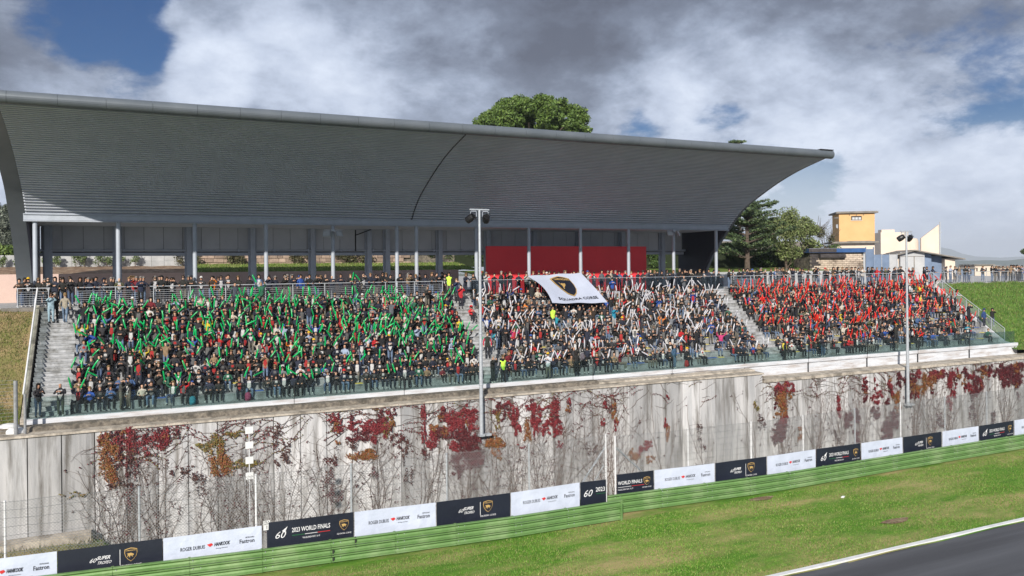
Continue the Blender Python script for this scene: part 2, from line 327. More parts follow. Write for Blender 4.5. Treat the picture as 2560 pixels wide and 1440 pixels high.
tufts('dry_bank_grass', 16000, (-12, -5.2), (45.2, 53.4), bankz, .10, [(.13, .14, .035), (.22, .17, .08), (.28, .21, .12), (.08, .12, .02)], .02, label='dry straw grass on the bank left of the stand')
tufts('weeds_under_wall', 26000, (-8, 75), (35.2, 43.9), backz, .30, [(.16, .14, .08), (.10, .12, .04), (.2, .17, .1)], .02, label='rough dry weeds between fence and retaining wall')
# bare patches and litter in the verge
for px, py, r in ((1905, 1248, .55), (2240, 1304, .6)):
    p = onZ(px, py, GZ); b = MB(); b.poly([(p[0]+r*1.5*math.cos(t)*(1+.2*math.sin(3*t)), p[1]+r*.5*math.sin(t), GZ+.045) for t in lin(0, 5.9, 14)]); b.obj('bare_earth_patch', M_mulch, kind='structure')
p = onZ(2107, 1245, GZ); b = MB(); b.box(-.12, .12, -.07, .07, 0, .05); b.box(-.05, .1, -.1, .02, .05, .07); b.obj('litter', M_signw, loc=(p[0], p[1], GZ+.03), rz=.5, label='crumpled white paper lying on the grass verge', cat='litter')
# ------------------------------------------------------------------ retaining wall
def XatPY(px, Y): return onY(px, 1000, Y)[0]
WY = 44.1
ZTA, ZTB = -5.78, -6.40
x68, x153 = onY(68, 1110, WY)[0], onY(615, 1090, WY)[0]
pw = (x153-x68)/7.0
XSTEP = onY(1908, 960, WY)[0]
wall = thing('retaining_wall', 'tall stained concrete panel retaining wall under the grandstand', 'wall')
MB().box(-40, 120, WY+.12, WY+.6, -13.6, ZTB).obj('core', M_slab, wall); WB = -13.4
MB().box(-40, XSTEP, WY+.12, WY+.6, ZTB, ZTA-.01).obj('core', M_slab, wall)
pmA = MB().box(0, pw-.045, 0, .12, 0, ZTA-WB).mesh('panel', M_panel); pmB = MB().box(0, pw-.045, 0, .12, 0, ZTB-WB).mesh('panel', M_panel)
i = -6
while True:
    x = x68+pw*i; i += 1
    if x > 82: break
    hi = x+pw*.5 < XSTEP
    put('panel', pmA if hi else pmB, wall, (x+.02, WY+random.uniform(-.012, .012), WB))
wall_z = lambda x: ZTA if x < XSTEP else ZTB
MB().extrude_x([(WY-.10, ZTA), (WY-.06, ZTA+.10), (44.90, ZTA+.13), (44.9, ZTA-.03)], -12, XSTEP).obj('coping', M_cop, wall)
MB().extrude_x([(WY-.10, ZTB), (WY-.06, ZTB+.2), (46.2, ZTB+.24), (46.2, ZTB)], XSTEP+.01, 120).obj('coping', M_cop, wall)
XK = onY(1497, 965, 44.85)[0]
b = MB(); prof = [(44.78, -5.66), (44.82, -5.46), (44.9, -5.41), (45.78, -5.415), (45.78, -5.66)]; b.extrude_x(prof, -12, XK); b.obj('kerb', M_kerb, wall)
MB().extrude_x([(44.91, -5.65), (44.95, -5.56), (45.78, -5.50), (45.78, -5.65)], XK+.01, XSTEP).obj('kerb', M_cop, wall)
# low footing at the foot of the wall
MB().box(-14, onY(228, 1340, 43.5)[0], 43.35, 43.95, GZ-.8, GZ+.15).obj('wall_footing', M_cop, label='low pale concrete footing at the left foot of the wall', cat='footing')
# ------------------------------------------------------------------ grandstand terrace
gs = thing('grandstand', 'open concrete grandstand terrace with twelve seating rows', 'grandstand')
MB().box(XL, XR_+.5, 46.3, 53.4, -9, Z0-.02).obj('base', M_conc, gs)
MB().box(XL, XR_+.5, 45.62, 46.72, -6.3, Z0).obj('walkway', M_conc, gs)
MB().box(XL-.02, 50, 45.60, 45.80, -6.2, Z0+.0).obj('parapet', M_white, gs)
MB().box(50.01, XR_+.9, 45.60, 45.80, -6.32, Z0+.0).obj('parapet', M_white, gs)
MB().box(XL-.02, XR_+.9, 45.50, 45.86, Z0-.23, Z0+.03).obj('parapet_cap', M_white, gs)
for px in (735-0, 1010, 1482, 1680, 2021, 2168, 2295, 2424):
    x = onY(px, 1000, 45.55)[0]; MB().box(x-.012, x+.012, 45.49, 45.7, -5.6 if x < 40 else -6.2, Z0+.035).obj('parapet_joint', M_seam, gs)
for k in range(NR):
    segs = []; xs_ = [AISLES[0][1]]
    for a, c in AISLES[1:]: xs_ += [a, c]
    xs_.append(XR_)
    for s in range(0, len(xs_), 2):
        x0, x1 = xs_[s], xs_[s+1]; y1 = 53.45 if k == NR-1 else row_y(k)+DEP+.0
        b = MB().box(x0, x1, row_y(k), y1, Z0-.02, row_z(k)-.07); b.box(x0, x1, row_y(k)-.03, y1, row_z(k)-.07, row_z(k)); b.obj('terrace_row', M_conc, gs)
for a, c in AISLES:
    for j in range(24):
        z = Z0+(j+1)*RISE/2; y = Y0+j*DEP/2-.3
        if y > 53.4: break
        MB().box(a, c, y, 53.45, z-RISE/2, z-.05).box(a, c, y-.035, 53.45, z-.05, z-.002).obj('step', M_step, gs)
# side walls (left and right)
for x0, x1 in ((XL-.22, XL-.02), (XR_+.02, XR_+.25)):
    b = MB(); pts = [(45.4, -7), (45.7, -5.17), (46.2, -5.05), (53.3, .12), (53.45, .12), (53.45, -7)]; b.extrude_x(pts, x0, x1); b.obj('side_wall', M_cop if x0 < 0 else M_white, gs)
MB().box(-6.7, -4.6, 53.05, 53.5, -.55, .0).obj('landing_edge', M_slab, gs)
# ------------------------------------------------------------------ canopy
can = thing('grandstand_canopy', 'long curved grey corrugated canopy over the grandstand', 'canopy')
def curve_pts(P, n):
    P = np.array(P); out = []
    for i in range(len(P)-1):
        p0 = P[max(i-1, 0)]; p1 = P[i]; p2 = P[i+1]; p3 = P[min(i+2, len(P)-1)]
        for t in np.linspace(0, 1, n, endpoint=False):
            out.append(.5*((2*p1)+(-p0+p2)*t+(2*p0-5*p1+4*p2-p3)*t*t+(-p0+3*p1-3*p2+p3)*t**3))
    out.append(P[-1]); return np.array(out)
CV = curve_pts(PR, 14)
def resample(C, step):
    s = np.r_[0, np.cumsum(np.hypot(*np.diff(C, axis=0).T))]; q = np.arange(0, s[-1], step); return np.stack([np.interp(q, s, C[:, 0]), np.interp(q, s, C[:, 1])], 1)
def offset(C, d):
    t = np.gradient(C, axis=0); t /= np.linalg.norm(t, axis=1)[:, None]; n = np.stack([t[:, 1], -t[:, 0]], 1)  # sign fixed below
    return C + n*d
upper = CV[CV[:, 1] >= 5.28]
RS = resample(upper, .05)
tt = np.gradient(RS, axis=0); tt /= np.linalg.norm(tt, axis=1)[:, None]; nn_ = np.stack([-tt[:, 1], tt[:, 0]], 1)
sgn = 1 if nn_[len(nn_)//2][1] < 0 else -1
def slat_profile(C, pitch, face, dp):      # flat slats with deep narrow grooves between them
    sA = np.r_[0, np.cumsum(np.hypot(*np.diff(C, axis=0).T))]; t = np.gradient(C, axis=0); t /= np.linalg.norm(t, axis=1)[:, None]; n = np.stack([-t[:, 1], t[:, 0]], 1)*sgn; out_ = []
    q = 0.0
    while q+pitch < sA[-1]:
        for s_, d_ in ((0, 0), (face*.5, .012), (face, 0), (face+.004, -dp), (pitch-.004, -dp)):
            p = np.array([np.interp(q+s_, sA, C[:, 0]), np.interp(q+s_, sA, C[:, 1])]); m_ = np.array([np.interp(q+s_, sA, n[:, 0]), np.interp(q+s_, sA, n[:, 1])]); out_.append(p+m_*(d_+.05))
        q += pitch
    return np.array(out_)
ribs = slat_profile(upper, .235, .12, .16)
XA, XM, XB = -5.6, 17.94, 46.75
for x0, x1 in ((XA, XM-.04), (XM+.04, XB)):
    b = MB(); b.extrude_x([tuple(p) for p in ribs], x0, x1, closed=False); o = b.obj('roof_sheet', M_roof, can)
out = RS[::6] - nn_[::6]*sgn*.34; out[0] = (54.9, 5.4)
MB().extrude_x([tuple(p) for p in out], XA-.3, XB+.2, closed=False).obj('roof_top', M_tube, can)
b = MB(); b.extrude_x([tuple(p) for p in RS - nn_*sgn*.02][::4], XM-.06, XM+.06, closed=False); b.extrude_x([tuple(p) for p in RS[::4] + nn_[::4]*sgn*.05], XM-.035, XM+.035, closed=False); b.obj('seam', M_seam, can)
# edge tube in sections
tc_y, tc_z, tr_ = 43.4, 10.14, .31
x = XA-1.6; k = 0
while x < XB+.1:
    x1 = min(x+2.05, XB+.12); b = MB(); b.tube((x+.006, tc_y, tc_z), (x1-.006, tc_y, tc_z), tr_, 24); b.smooth = False; b.obj('edge_tube', M_tube, can); x = x1
MB().box(XB-1.2, XB+.1, tc_y-.25, tc_y+.25, tc_z+tr_-.02, tc_z+tr_+.03).obj('end_plate', M_seam, can)
# arch ribs at both ends
def arch(x0, x1, dep):
    C = CV; t = np.gradient(C, axis=0); t /= np.linalg.norm(t, axis=1)[:, None]; n = np.stack([-t[:, 1], t[:, 0]], 1)*sgn
    C2 = C - n*dep; b = MB(); k = len(C)
    for A_, B_, xa, xb in ((C, C, x0, x1), (C2, C2, x1, x0)): b.strip([(xa, p[0], p[1]) for p in A_], [(xb, p[0], p[1]) for p in B_])
    for x_ in (x0, x1): b.strip([(x_, p[0], p[1]) for p in C], [(x_, p[0], p[1]) for p in C2])
    return b
arch(-6.45, -5.62, .35).obj('arch_rib', M_tube, can); arch(46.78, 47.05, .40).obj('arch_rib', M_tube, can)  # dark edge metal instead of steel paint: the ribs' shade put into their colour
# end walls behind the columns
for x in (-5.55, 46.6):
    low = [tuple(p) for p in CV if p[1] <= 5.3]; b = MB(); pts = low+[(61.5, 5.3), (61.5, 0)]; b.extrude_x(pts, x-.06, x+.06); b.obj('end_wall', M_navy, can)
MB().box(-5.7, 46.5, YC-.22, YC+.12, 5.10, 5.42).box(-5.7, 46.5, YC-.30, YC+.2, 5.42, 5.47).box(-5.7, 46.5, YC-.30, YC+.2, 5.02, 5.08).obj('front_beam', M_steel, can)
MB().box(-5.7, 46.5, YC+.1, 61.5, 5.08, 5.2).obj('soffit', M_fascia, can)
fc = [-5.13, -.74, 3.62, 7.99, 12.4, 16.92, 18.37, 23.0, 27.35, 31.89, 36.38, 40.85, 45.32]
cm = MB(); cm.tube((0, 0, 0), (0, 0, 5.03), .135, 16); cm.smooth = False; cme = cm.mesh('column', M_steel)
for x in fc: put('column', cme, can, (x, YC, 0))
bc = [-5.0, -.9, 3.62, 7.9, 12.2, 16.5, 17.95, 22.3, 26.5, 30.8, 35.2, 39.6, 44.0]
bm_ = MB().box(-.16, .16, -.14, .14, 0, 5.1).box(-.28, .28, .16, .3, 0, 5.1).mesh('back_column', M_steel)
for x in bc: put('back_column', bm_, can, (x, YB, 0))
fx = lin(-5.4, 46.4, 43)
fm = MB().box(.012, (fx[1]-fx[0])-.012, 0, .06, 0, 1.72).mesh('fascia_panel', M_fascia)
for x in fx[:-1]: put('fascia_panel', fm, can, (x, YB+.35, 3.36))
MB().box(-5.4, 46.4, YB+.43, YB+.48, 3.3, 5.08).obj('backing', M_seam, can)
MB().box(-5.5, 46.5, YB+.20, YB+.42, 3.08, 3.30).obj('lower_beam', M_steel, can)
b = MB(); b.tube((-5.4, YB-.05, 3.45), (46.3, YB-.05, 3.45), .05, 8)
for x in fx[::2]: b.box(x-.06, x+.06, YB-.12, YB+.3, 3.36, 3.54)
b.obj('drain_pipe', M_steel, can)
b = MB(); x = 15.4; b.tube((x, YB-.2, 5.0), (x, YB-.2, 3.4), .05, 6).tube((x, YB-.2, 4.6), (x+1.2, YB-.2, 5.05), .04, 6); b.obj('down_pipe', M_seam, can)
# red hoarding
rw = thing('red_hoarding', 'big plain red hoarding under the canopy', 'hoarding'); hx = lin(25.05, 40.1, 4)
for i in range(3): MB().box(hx[i]+.004, hx[i+1]-.004, 57.45, 57.6, 0.0, 3.72).obj('hoarding_panel', M_red, rw)
MB().box(25.1, 40.0, 57.62, 57.8, .05, 3.6).obj('frame', M_steel, rw)
# ------------------------------------------------------------------ behind the concourse
pk = MB().box(-14, 24.9, 63.0, 63.25, 0, 1.90).obj('concourse_back_wall', M_pink, label='long low pink plastered wall behind the concourse', cat='wall')
pk = MB().box(44.6, 74, 63.0, 63.25, 0, 1.35).obj('concourse_back_wall', M_wgrey, label='low pale wall under the hedge right of the canopy', cat='wall')
def slopez(y, a=1.86, b_=2.75, y0=63.25, y1=69): return a+(b_-a)*min(max((y-y0)/(y1-y0), 0), 1)
sheet('mulch_bed', lin(-16, 4.3, 30), lin(63.25, 69.2, 12), lambda x, y: slopez(y, 1.86, 2.42)+.04*math.sin(3*x+y*2)*math.cos(y*4), M_mulch)
sheet('lawn', lin(4.3, 27, 30), lin(63.25, 69.2, 12), lambda x, y: slopez(y, 1.86, 2.55)+.03*math.sin(3*x+y*2), M_lawn)
sheet('lawn_behind_hoarding', lin(27, 75, 50), lin(63.25, 70, 6), lambda x, y: slopez(y, 1.33, 1.75), M_lawn)
tufts('lawn_grass', 9000, (4.5, 27), (63.3, 68.8), lambda x, y: slopez(y, 1.86, 2.55), .12, [(.14, .22, .03), (.11, .18, .03), (.2, .2, .08)], .03, label='sunlit short grass of the lawn above the pink wall')
bwl = thing('block_wall', 'grey block wall behind the planted mulch bed', 'wall'); 
zb = 2.35
for i in range(24):
    x = -17+i*.92
    if x > 3.6: break
    for j in range(2): MB().box(x+.008, x+.912, 69.2+random.uniform(-.01, .01), 69.5, zb+j*.48, zb+j*.48+.472).obj('block', M_wgrey, bwl)
tw = thing('tuff_stone_wall', 'rough brown tuff stone wall behind the lawn', 'wall'); MB().box(4.3, 27, 69.35, 69.7, 2.2, 3.9).obj('mortar', M_kerb, tw)
stm = [MB().box(0, l_, 0, .3, 0, .30).mesh('stone', M_tuff) for l_ in (.40, .52, .64, .78)]; lens = (.40, .52, .64, .78)
for j in range(5):
    x = 4.3+.2*(j % 2)
    while x < 22:
        q = random.randrange(4); put('stone', stm[q], tw, (x, 69.17+random.uniform(-.05, .03), 2.35+j*.33+random.uniform(-.01, .01))); x += lens[q]+.03
# ------------------------------------------------------------------ foliage
def leafcloud(blobs, n, size, cols, jitter=.35, flat=.0, hang=0):
    """blobs (x,y,z,rx,ry,rz): leaves spread through the shell of each blob, thinning inwards"""
    wt = np.array([b_[3]*b_[4]+b_[3]*b_[5]+b_[4]*b_[5] for b_ in blobs]); wt = wt/wt.sum(); idx = rng.choice(len(blobs), n, p=wt); B = np.array(blobs)[idx]
    d = rng.normal(size=(n, 3)); d /= np.linalg.norm(d, axis=1)[:, None]; r = 1-np.abs(rng.normal(0, jitter, n)); c = B[:, :3]+d*B[:, 3:]*r[:, None]
    a = rng.normal(size=(n, 3)); a += d*.3; a[:, 2] *= (1-flat); a /= np.linalg.norm(a, axis=1)[:, None]; bb = np.cross(a, rng.normal(size=(n, 3))); bb /= np.linalg.norm(bb, axis=1)[:, None]
    s = size*rng.uniform(.6, 1.4, n)[:, None]; 
    V = np.stack([c-a*s, c+bb*s*.45, c+a*s, c-bb*s*.45], 1).reshape(-1, 3)
    col = np.array(cols)[rng.integers(0, len(cols), n)]*rng.uniform(.65, 1.35, (n, 1)); return V, np.arange(4*n).reshape(-1, 4), col
def crown(name, parent, *a, **k):
    V, Q, c = leafcloud(*a, **k); return put(name, fast_mesh(name, V, Q, M_leafA, c), parent)
def limbs(mb, p, dirv, ln, r, lvl, spread=.6, kids=3):
    q = p+dirv*ln; mb.tube(p, q, r, 7, r*.65, cap=False)
    if lvl == 0: return
    for _ in range(kids):
        d = (dirv+Vector((random.uniform(-1, 1), random.uniform(-1, 1), random.uniform(-.3, .8)))*spread).normalized(); limbs(mb, q-dirv*ln*random.uniform(0, .3), d, ln*random.uniform(.6, .85), r*.6, lvl-1, spread, kids)
GREEN = [(.055, .095, .02), (.075, .125, .028), (.04, .07, .016), (.095, .14, .035)]
# umbrella pine behind the roof
D = 96.0; tp = thing('umbrella_pine', 'round topped green umbrella pine rising behind the canopy', 'tree', (0, 0, 0)); blobs = []
c0 = at(1326, 330, D)
for q in range(330):
    a = random.uniform(0, 6.28); rr = math.sqrt(random.random()); X_, Y_ = rr*math.cos(a), rr*math.sin(a)
    hz = math.sqrt(max(0, 1-rr*rr)); R = 7.1; low = random.random() < .45
    pos = c0+RGT*X_*R+FWD*Y_*R*.85+np.array([0, 0, 4.1*hz**.8-.6 if not low else random.uniform(-.8, 3.6*hz)])
    if X_ < -.2: pos[2] -= 1.5*(-X_-.2)
    r0 = random.uniform(.35, .95); pos = pos*1.0+np.array([random.gauss(0, .2), random.gauss(0, .2), random.gauss(0, .15)]); blobs.append((*pos, r0, r0, r0*.8))
crown('crown', tp, blobs, 80000, .16, [(.07, .125, .022), (.095, .16, .03), (.05, .09, .018), (.12, .18, .035)], .5)
b = MB(); base = Vector((c0[0], c0[1], 0)); b.tube(base, base+Vector((0, 0, c0[2]-2)), .38, 10, .28)
for q in range(9):
    a = q*.7; b.tube(base+Vector((0, 0, c0[2]-3.2)), base+Vector((4*math.cos(a), 4*math.sin(a), c0[2]+.4)), .16, 6, .06)
b.obj('trunk', M_bark, tp)
# cedars right of the canopy: flat layered boughs
def cedar(px, D, zt, zb_, Rr, label, seed, cols, n=16000, tpx=None, first=.15, layers=9):
    random.seed(seed); t = thing('cedar_tree', label, 'tree', group='cedar trees right of the canopy'); c = at(px, 640, D); blobs = []; b = MB()
    b.tube((c[0], c[1], 0), (c[0], c[1], zt*.95), .34, 9, .08)
    for k in range(layers):
        f = k/(layers-1); z = zb_+(zt-zb_)*f; R = Rr*(1-.75*f)*random.uniform(.75, 1.15)
        for j in range(random.randint(4, 6)):
            a = random.uniform(0, 6.28); ex = R*random.uniform(.6, 1.15); tip = np.array([c[0]+math.cos(a)*ex, c[1]+math.sin(a)*ex, z+ex*.22])
            b.tube((c[0], c[1], z-.3), tuple(tip), .10, 5, .03, cap=False)
            for m_ in range(6):
                s_ = .3+.7*m_/5; blobs.append((c[0]+math.cos(a)*ex*s_+random.uniform(-.3, .3), c[1]+math.sin(a)*ex*s_+random.uniform(-.3, .3), z-.1+ex*.22*s_, .75*(1.15-.5*s_), .75*(1.15-.5*s_), .20))
    crown('crown', t, blobs, n, .12, cols, .45); b.obj('trunk', M_bark, t)
CED = [(.05, .085, .035), (.075, .115, .045), (.035, .06, .028), (.10, .14, .05)]
cedar(1868, 84, 9.6, 3.0, 6.2, 'dark cedar with bare trunk closest to the canopy end', 3, CED, 22000)
cedar(1850, 112, 19.3, 7, 6.5, 'tall cedar whose tip shows above the canopy edge', 5, CED, 14000, layers=12)
def bushy(name, label, px, D, blobs_px, n, size, cols, cat='tree', jit=.4, trunk=True, tz=None, group=None, bare=0, tr=.16):
    t = thing(name, label, cat, group=group); bl = []
    for (x, y, rx, ry) in blobs_px:
        p = at(x, y, D); s = D/F
        for _ in range(5):
            o_ = RGT*random.uniform(-.55, .55)*rx*s+FWD*random.uniform(-.8, .8)*rx*s+np.array([0, 0, random.uniform(-.5, .5)*ry*s]); r = min(rx, ry)*s*random.uniform(.45, .75); q = p+o_; bl.append((*q, r*1.1, r*1.1, r))
    crown('crown', t, bl, n, size, cols, jit)
    if trunk:
        b = MB(); c = at(px, 660, D); base = Vector((c[0], c[1], 0)); random.seed(px)
        top = at(*blobs_px[0][:2], D); b.tube(base, (c[0], c[1], max(top[2]-1.5, 1.5)), tr, 8, tr*.7, cap=False)
        for q in bl[::2]: b.tube((c[0], c[1], max(q[2]-2.2, 1.2)), q[:3], tr*.35, 5, .02, cap=False)
        for _ in range(bare):
            q = random.choice(bl); d = Vector((random.uniform(-1, 1), random.uniform(-1, 1), random.uniform(.2, 1.2))).normalized()
            b.tube(q[:3], tuple(Vector(q[:3])+d*random.uniform(1, 2)), .03, 4, .008, cap=False)
        b.obj('trunk', M_bark, t)
    return t
OAK = [(.12, .16, .05), (.16, .20, .07), (.09, .12, .035), (.18, .20, .09)]
bushy('oak_tree', 'broad pale green tree between the cedar and the orange tower', 1965, 88, [(1950, 560, 40, 38), (1990, 590, 42, 42), (1925, 605, 36, 36), (2015, 575, 32, 32), (1900, 570, 34, 30), (1975, 625, 40, 26), (2035, 610, 24, 24)], 15000, .13, OAK, bare=34)
bushy('evergreen_tree', 'dark green tree filling the gap between cedar trunk and canopy end', 1840, 92, [(1830, 590, 30, 34), (1850, 620, 34, 26), (1880, 600, 28, 30), (1815, 625, 22, 20)], 8000, .13, CED+OAK, bare=12)
bushy('bare_tree', 'thin half bare tree just left of the orange tower', 2065, 92, [(2050, 585, 20, 18), (2070, 600, 18, 14)], 900, .10, [(.12, .12, .06), (.09, .09, .05)], bare=60, tr=.09)
bushy('olive_tree', 'silvery grey green olive tree at the left edge behind the canopy', 5, 88, [(15, 530, 36, 45), (-10, 570, 50, 50), (25, 590, 30, 34), (-40, 520, 40, 40)], 26000, .13, [(.13, .15, .12), (.17, .19, .155), (.08, .10, .075), (.06, .075, .05)])
bushy('pine_tree', 'dark conifer boughs cut by the right edge of the picture', 2590, 110, [(2585, 600, 24, 14), (2575, 630, 20, 9), (2600, 615, 26, 12)], 3000, .16, CED)
bushy('shrub_mass', 'dark evergreen shrubs behind the left end of the block wall', 10, 84, [(0, 628, 25, 14), (40, 632, 26, 12), (90, 632, 26, 9), (150, 636, 30, 8), (220, 640, 30, 8)], 9000, .10, [(.10, .16, .03), (.13, .19, .045), (.06, .10, .02)], cat='shrub', trunk=False)
# hedges
def hedge(x0, x1, y0, y1, z0, z1, n, cols, label, s=.11):
    bl = [];
    for _ in range(int((x1-x0)*3)): bl.append((random.uniform(x0, x1), random.uniform(y0, y1), random.uniform(z0+.2, z1-.3), .6, .6, .55))
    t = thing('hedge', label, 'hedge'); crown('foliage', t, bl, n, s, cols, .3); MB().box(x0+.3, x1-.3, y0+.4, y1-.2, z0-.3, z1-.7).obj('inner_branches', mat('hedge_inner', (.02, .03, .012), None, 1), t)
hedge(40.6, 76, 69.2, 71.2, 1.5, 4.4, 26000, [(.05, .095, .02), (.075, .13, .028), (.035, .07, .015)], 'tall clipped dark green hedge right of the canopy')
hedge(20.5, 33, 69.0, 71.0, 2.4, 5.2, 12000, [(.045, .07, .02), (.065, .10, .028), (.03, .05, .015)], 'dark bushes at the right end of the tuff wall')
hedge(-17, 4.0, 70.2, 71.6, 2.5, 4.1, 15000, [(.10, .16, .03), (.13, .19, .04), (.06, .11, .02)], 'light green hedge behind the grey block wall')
MB().box(40, 80, 78, 79, 0, 5.0).obj('dark_boundary_wall', M_slab, label='shaded grey boundary wall behind the hedge', cat='wall')
random.seed(21)
names = {0: 'leftmost', 1: 'second from the left', 2: 'third from the left', 3: 'fourth from the left', 4: 'fifth from the left', 5: 'sixth from the left', 6: 'seventh from the left', 7: 'eighth from the left', 8: 'ninth from the left', 9: 'rightmost'}
for i, px in enumerate((8, 48, 112, 140, 190, 212, 245, 268, 300, 338)):
    c = onY(px, 672, 68.9); x, y = c[0], 68.7; t = thing('young_shrub', f'young leafy shrub in the mulch bed, {names[i]} of the row', 'shrub', group='young shrubs along the block wall')
    h = random.uniform(.7, 1.15); bl = [(x+random.uniform(-.2, .2), y, 2.45+h*random.uniform(.25, .95), .22, .2, .24) for _ in range(6)]
    crown('foliage', t, bl, 420, .06, [(.12, .17, .06), (.16, .21, .09), (.08, .12, .04)], .5); b = MB()
    for q in bl: b.tube((x, y, 2.3), q[:3], .015, 4, .006, cap=False)
    b.obj('stem', M_bark, t)
for i, (px, lab) in enumerate(((470, 'small dark bush against the tuff wall left part'), (597, 'dark bush against the tuff wall between two columns'), (755, 'dry brown bush against the tuff wall by the lamp column'), (860, 'wide dry bush against the tuff wall right of the lamp column'), (905, 'tall twiggy bush against the tuff wall near the joint'))):
    c = onY(px, 650, 68.7); x = c[0]; t = thing('wall_bush', lab, 'bush', group='bushes against the tuff wall'); bl = [(x+random.uniform(-.8, .8), 68.7, 2.6+random.uniform(.1, 1.0), .4, .3, .4) for _ in range(8)]
    crown('foliage', t, bl, 1100, .08, [(.09, .09, .045), (.13, .11, .06), (.06, .07, .03)], .5)
    b = MB()
    for q in bl: b.tube((x, 68.7, 2.4), q[:3], .02, 4, .008, cap=False)
    b.obj('stem', M_bark, t)
# ------------------------------------------------------------------ buildings on the right
def frame(px, D, yaw):   # local frame: x to the right in the picture, y away
    c = at(px, 660, D); rx = math.atan2(RGT[1], RGT[0])+yaw; return (c[0], c[1], 0), rx
S = lambda d: d/F
# brick hut
D = 88; o, rz = frame(2092, D, math.radians(6)); hut = thing('brick_hut', 'low pale brick hut with blue roof edge and charred corner', 'hut', o, rz)
wdt = 141*S(D); h0 = at(2092, 630, D)[2]; bw = .50; bh = .21
MB().box(-wdt/2+.03, wdt/2-.03, .06, 4, -.1, h0).obj('wall_core', M_kerb, hut)
bmesh_ = MB().box(0, bw-.03, 0, .12, 0, bh-.03).mesh('brick', M_brickc); bmc = MB().box(0, bw-.03, 0, .12, 0, bh-.03).mesh('brick', M_char)
j = 0
while j*bh < h0-.25:
    i = 0
    while True:
        x = -wdt/2+i*bw-(bw/2 if j % 2 else 0)
        if x > wdt/2-bw*.6: break
        if x > -wdt/2-.01 or j % 2 == 0:
            ch = (x < -wdt/2+1.0+.25*j*0) or (j*bh > h0-1.0 and x < -wdt/2+3.6); put('brick', bmc if ch and random.random() < .75 else bmesh_, hut, (x, random.uniform(-.015, .01), j*bh))
        i += 1
    j += 1
MB().box(-wdt/2-.25, wdt/2+.05, -.35, 4.2, h0-.05, h0+.38).obj('fascia', M_blue, hut); MB().box(-wdt/2-.27, -wdt/2+2.9, -.37, -.36+.0, h0-.02, h0+.36).obj('scorch', M_char, hut)
MB().box(-wdt/2-.2, wdt/2, -.3, 4.1, h0+.38, h0+.42).obj('roof', M_slab, hut)
b = MB(); b.tube((-wdt/2+1.0, -.25, h0-.45), (-wdt/2+3.9, -.25, h0-.45), .27, 12); b.obj('rolled_shutter', M_char, hut)
b = MB(); x = wdt/2+.2; b.box(x, x+.08, -.1, 0, 0, h0+.5).box(x+.9, x+.98, -.1, 0, 0, h0+.5).box(x+.08, x+.9, -.07, -.02, .1, h0+.3); b.obj('gate', M_bluegrey, hut)
MB().box(wdt/2-.02, wdt/2+.18, -.02, 3, 0, h0+.1).obj('side_panel', M_shed, hut)
# orange tower
D = 104; o, rz = frame(2143, D, math.radians(-11)); tw_ = thing('orange_tower', 'square orange plastered tower with flat slab roof', 'tower', o, rz)
W = 4.35; zt = at(2138, 533, D)[2]; z1 = at(2138, 606, D)[2]; WD = 4.3
MB().box(-W/2, W/2, 0, WD, z1, zt).obj('wall', M_orange, tw_); MB().box(.5, W/2+.6-.6, .3, WD, 0, z1).obj('wall', M_orange, tw_)
b = MB().box(-W/2-.42, W/2+.38, -.35, WD+.35, zt, zt+.18).box(-W/2-.30, W/2+.28, -.25, WD+.25, zt+.18, zt+.24); b.obj('roof', M_slab, tw_)
z_w = at(2138, 546, D)[2]; f = MB().box(-.68, .60, -.03, .02, z_w-.22, z_w+.32).obj('window', M_char, tw_)
for q in range(3): b = MB(); b.box(-.56+q*.38, -.56+q*.38+.30, -.06, -.035, z_w-.16, z_w+.14); b.obj('pane', M_lampg, f)
MB().box(-.75, .66, -.09, -.031, z_w-.30, z_w-.22).obj('sill', M_cream, f)
for q in range(3): MB().tube((-.9+q*.85, -.12, zt-.22), (-.9+q*.85, .0, zt-.22), .05, 8).obj('insulator', M_slab, tw_)
b = MB(); b.box(-W/2-.16, -W/2-.08, .3, .36, zt-1.9, zt-1.4).box(-W/2-.3, -W/2-.22, .3, .36, zt-1.85, zt-1.4).tube((-W/2-.5, .3, zt-.55), (-W/2, .3, zt-.55), .025, 5); b.obj('bracket', M_steel, tw_)
MB().box(-W/2-1.1, W/2+.25, -.9, WD, z1-.12, z1+.12).box(-W/2+1.0, W/2-.5, -.5, 1, z1+.12, z1+.18).obj('lower_slab', M_slab, tw_)
MB().box(-W/2-.3, W/2-.1, -.3, 3.9, 0, z1-.12).obj('lower_wall', M_cream, tw_)
# cream building with curved stair and sail wall
D = 125; o, rz = frame(2270, D, math.radians(-8)); cb = thing('cream_building', 'cream building with rounded corner and pointed sail wall', 'building', o, rz)
px2x = lambda px: (px-2270)*S(D); z_ = lambda py: at(2270, py, D)[2]
MB().box(px2x(2206), px2x(2272), 0, 6, 0, z_(580)).box(px2x(2209), px2x(2240), .2, 2, z_(580), z_(573)).obj('wall', M_cream, cb)
b = MB(); xa, xb = px2x(2272), px2x(2303); cx_, rr = (xa+xb)/2-.3, (xb-xa)/2+.3; prof = [(cx_+rr*math.sin(t), 1.6-rr*math.cos(t)) for t in lin(-1.6, 1.6, 14)]
b.strip([(p[0], p[1], 0) for p in prof], [(p[0], p[1], z_(596)-max(0, (i-9))*.22) for i, p in enumerate(prof)]); b.poly([(p[0], p[1], z_(596)-max(0, (i-9))*.22) for i, p in enumerate(prof)]); b.smooth = True; b.obj('round_stair', M_cream, cb)
b = MB(); P = [(px2x(2303), z_(660)), (px2x(2346), z_(660)), (px2x(2346), z_(562)), (px2x(2303), z_(596))]; n0 = len(b.v)
